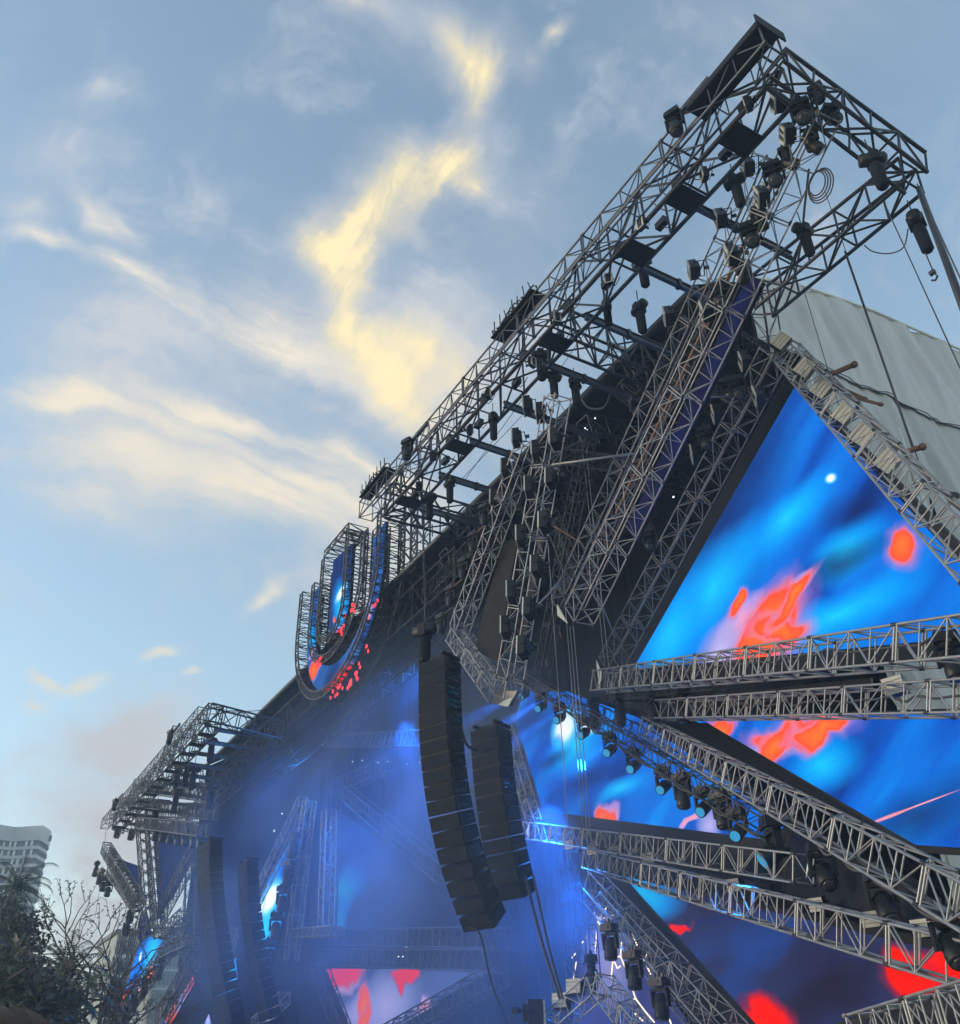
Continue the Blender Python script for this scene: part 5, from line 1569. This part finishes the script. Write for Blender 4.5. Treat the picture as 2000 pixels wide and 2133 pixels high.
def gp_(r, x, y, X):
    p = PX(r, x, y, X)
    return Vector((p.x, p.y, 0)), p.z


b_, z_ = gp_('R8', 40, 900, -62)
leafy('tall dark leafy tree hiding the foot of the hotel', b_, z_ + .3, 3.0, 3, 4200, .34)
b_, z_ = gp_('R8', 250, 960, -58)
leafy('dark leafy tree right in front of the hotel corner', b_, z_, 2.4, 5, 2200, .3)
b_, z_ = gp_('R8', 10, 1300, -45)
leafy('low dark leafy tree in the bottom left corner', b_, z_, 3.2, 7, 4200, .34)
b_, z_ = gp_('R8', 430, 1560, -48)
leafy('low bushy tree under the bare branches', b_, z_, 2.6, 9, 3400, .3)
b_, z_ = gp_('R8', 580, 1380, -52)
palm('drooping palm under the bare branches', b_, z_ + .4, 2)
b_, z_ = gp_('R8', 170, 720, -66)
palm('palm crown poking up against the hotel balconies', b_, z_ + .6, 5, 2.8)
b_, z_ = gp_('R8', 640, 1640, -50)
palm('smaller palm low beside the far screen', b_, z_ + .3, 8, 2.2)
b_, z_ = gp_('R8', 560, 1130, -55)
bare('bare budding tree between the hotel and the far screen', b_ + Vector((0, -.8, 0)), z_ + 1.2, (0, .12, 0), 4, .55, True, .24)
b_, z_ = gp_('R8', 850, 1060, -54)
bare('bare tree reaching over the lowest far screen', b_ + Vector((0, -.6, 0)), z_ + 1.0, (0, .18, 0), 13, .6, True, .24)
b_, z_ = gp_('R8', 280, 1080, -50)
bare('bare twiggy tree in front of the dark leafy trees', b_, z_ + .8, (0, .05, 0), 31, .62, False, .2)

# ------------------------------------------------------------------ a neighbour's head at the bottom left
pb = P('F', 18, 2128, 0) if False else None
d_ = ray('F', 12, 2118)
hd = CAM + d_ * (1.35 / d_.length)
ps = thing('person', 'person with short brown hair in the crowd, blurred at the bottom left corner', 'person', (hd.x, hd.y, 0))
hz = hd.z - .13


def body():
    bm = MB()
    rings = [(0.02, .13, .09, .0), (.45, .14, .11, 0), (.85, .17, .13, 0), (1.0, .185, .125, 0), (1.15, .165, .11, 0), (1.35, .20, .12, 0), (1.46, .215, .11, 0), (1.50, .15, .09, 0), (1.53, .07, .07, 0), (1.60, .062, .065, .0)]
    k = (hz - .10) / 1.60
    n = 18
    vs = []
    for z, rx, ry, o in rings:
        vs += [(rx * math.cos(2 * math.pi * i / n), ry * math.sin(2 * math.pi * i / n) + o, z * k) for i in range(n)]
    bm.add(vs, [(j * n + i, j * n + (i + 1) % n, (j + 1) * n + (i + 1) % n, (j + 1) * n + i) for j in range(len(rings) - 1) for i in range(n)])
    # head
    hv = []
    m_ = 14
    for j in range(m_ + 1):
        a = math.pi * j / m_
        for i in range(n):
            b = 2 * math.pi * i / n
            rr = math.sin(a)
            fx = .076 * rr * math.cos(b)
            fy = .098 * rr * math.sin(b) * (1.0 if math.sin(b) < 0 else .92)
            fz = .122 * math.cos(a)
            if fz < -.04:
                fx *= .86
            if abs(math.cos(b)) < .25 and math.sin(b) > 0 and -.035 < fz < .02:
                fy += .016
            hv.append((fx, fy, hz + fz))
    bm.add(hv, [(j * n + i, (j + 1) * n + i, (j + 1) * n + (i + 1) % n, j * n + (i + 1) % n) for j in range(m_) for i in range(n)])
    return bm


bo = body().build('body', 'skin', ps, smooth=True)
hr = MB()
rng = random.Random(2)
n = 22
hv = []
for j in range(12):
    a = math.pi * .60 * j / 11
    for i in range(n):
        b = 2 * math.pi * i / n
        back = 1.0 if math.sin(b) < .35 else (1.0 if a < .95 else .82)
        q = 1.10 + .05 * rng.random()
        hv.append((.078 * math.sin(a) * math.cos(b) * q * back, .1 * math.sin(a) * math.sin(b) * q * back, hz + .125 * math.cos(a) * q))
hr.add(hv, [(j * n + i, (j + 1) * n + i, (j + 1) * n + (i + 1) % n, j * n + (i + 1) % n) for j in range(11) for i in range(n)])
hr.build('hair', 'hair', ps, smooth=True)
sh = MB()
k = (hz - .10) / 1.60
n = 18
vs = []
for z, rx, ry in ((.82, .19, .15), (1.0, .2, .14), (1.15, .18, .125), (1.35, .215, .135), (1.46, .228, .122), (1.505, .16, .1), (1.525, .085, .085)):
    vs += [(rx * math.cos(2 * math.pi * i / n), ry * math.sin(2 * math.pi * i / n), z * k) for i in range(n)]
sh.add(vs, [(j * n + i, j * n + (i + 1) % n, (j + 1) * n + (i + 1) % n, (j + 1) * n + i) for j in range(6) for i in range(n)])
for s in (-1, 1):
    sh.path([(s * .2, 0, 1.43 * k), (s * .27, .02, 1.25 * k), (s * .29, .06, 1.08 * k)], .062, 10, .05)
sh.build('shirt', 'shirt', ps, smooth=True)
ar = MB()
for s in (-1, 1):
    ar.path([(s * .285, .06, 1.10 * k), (s * .30, .10, .92 * k), (s * .29, .16, .76 * k)], .04, 10, .03)
    for q in range(4):
        ar.path([(s * .29 + (q - 1.5) * .018, .17, .76 * k), (s * .29 + (q - 1.5) * .019, .18, .70 * k), (s * .285 + (q - 1.5) * .019, .165, .655 * k)], .009, 6, .007)
    ar.path([(s * .275, .185, .76 * k), (s * .255, .21, .72 * k), (s * .25, .215, .69 * k)], .010, 6, .008)
ar.build('arms', 'skin', ps, smooth=True)
ps.rotation_euler = (0, 0, R(35))

# ------------------------------------------------------------------ air: thin haze, stage smoke and the blue head beams and added glow spots in it


def volume(name, lo, hi, dens, col, aniso, shader=None):
    c = [(a + b) / 2 for a, b in zip(lo, hi)]
    s = [b - a for a, b in zip(lo, hi)]
    m = bpy.data.materials.new(name)
    m.use_nodes = True
    t = NT(m.node_tree)
    t.n.clear()
    o = t.add('ShaderNodeOutputMaterial')
    v = t.add('ShaderNodeVolumePrincipled', i_Color=(*col, 1), i_Density=dens, i_Anisotropy=aniso)
    if shader:
        shader(t, v)
    t.l.new(v.outputs[0], o.inputs['Volume'])
    ob = MB().box((0, 0, 0), s).build(name, m, None, c)
    ob['kind'] = 'stuff'
    return ob


volume('haze', (-470, -60, -1), (25, 110, 125), HAZE, (.52, .73, 1.0), .1)


def smoke_nodes(t, v):
    geo = t.add('ShaderNodeNewGeometry')
    pos = geo.outputs['Position']
    n = t.add('ShaderNodeTexNoise', i_Vector=t.add('ShaderNodeMapping', i_Vector=pos, i_Scale=(.15, .22, .19)).outputs[0], i_Scale=1.0, i_Detail=2.5, i_Roughness=.5, i_Distortion=.4)
    f = t.ramp(n.outputs[0], [(.38, (.10, .10, .10)), (.64, (1, 1, 1))], 'EASE').outputs[0]

    def soft(c, r):
        mp = t.add('ShaderNodeMapping', vector_type='TEXTURE', i_Vector=pos, i_Location=c, i_Scale=r)
        return t.add('ShaderNodeTexGradient', gradient_type='SPHERICAL', i_Vector=mp.outputs[0]).outputs[1]
    tot = None
    for c, r, k in SMOKE:
        q = t.math('MULTIPLY', soft(c, r), k)
        tot = q if tot is None else t.math('ADD', tot, q)
    d = t.math('MULTIPLY', t.math('MULTIPLY', tot, f), SMOKE_D)
    t.l.new(d, v.inputs['Density'])


sm = volume('smoke', (-76, 11.5, .5), (-18.5, 27, 25.5), .01, (.38, .58, 1.0), .2, smoke_nodes)


def spot(name, loc, to, watts, ang, col=(.012, .26, 1.0), blend=.6, size=.12):
    l = bpy.data.lights.new(name, 'SPOT')
    l.energy = watts
    l.spot_size = R(ang)
    l.spot_blend = blend
    l.color = col
    l.shadow_soft_size = size
    o = bpy.data.objects.new(name, l)
    COL.objects.link(o)
    o.location = loc
    o.rotation_euler = (Vector(to) - Vector(loc)).to_track_quat('-Z', 'Y').to_euler()
    return o


for i, (a, b, wt, an) in enumerate(LAMPS):
    spot('beam_and_glow_spot', a, b, wt, an, size=.7 if an > 40 else .12)
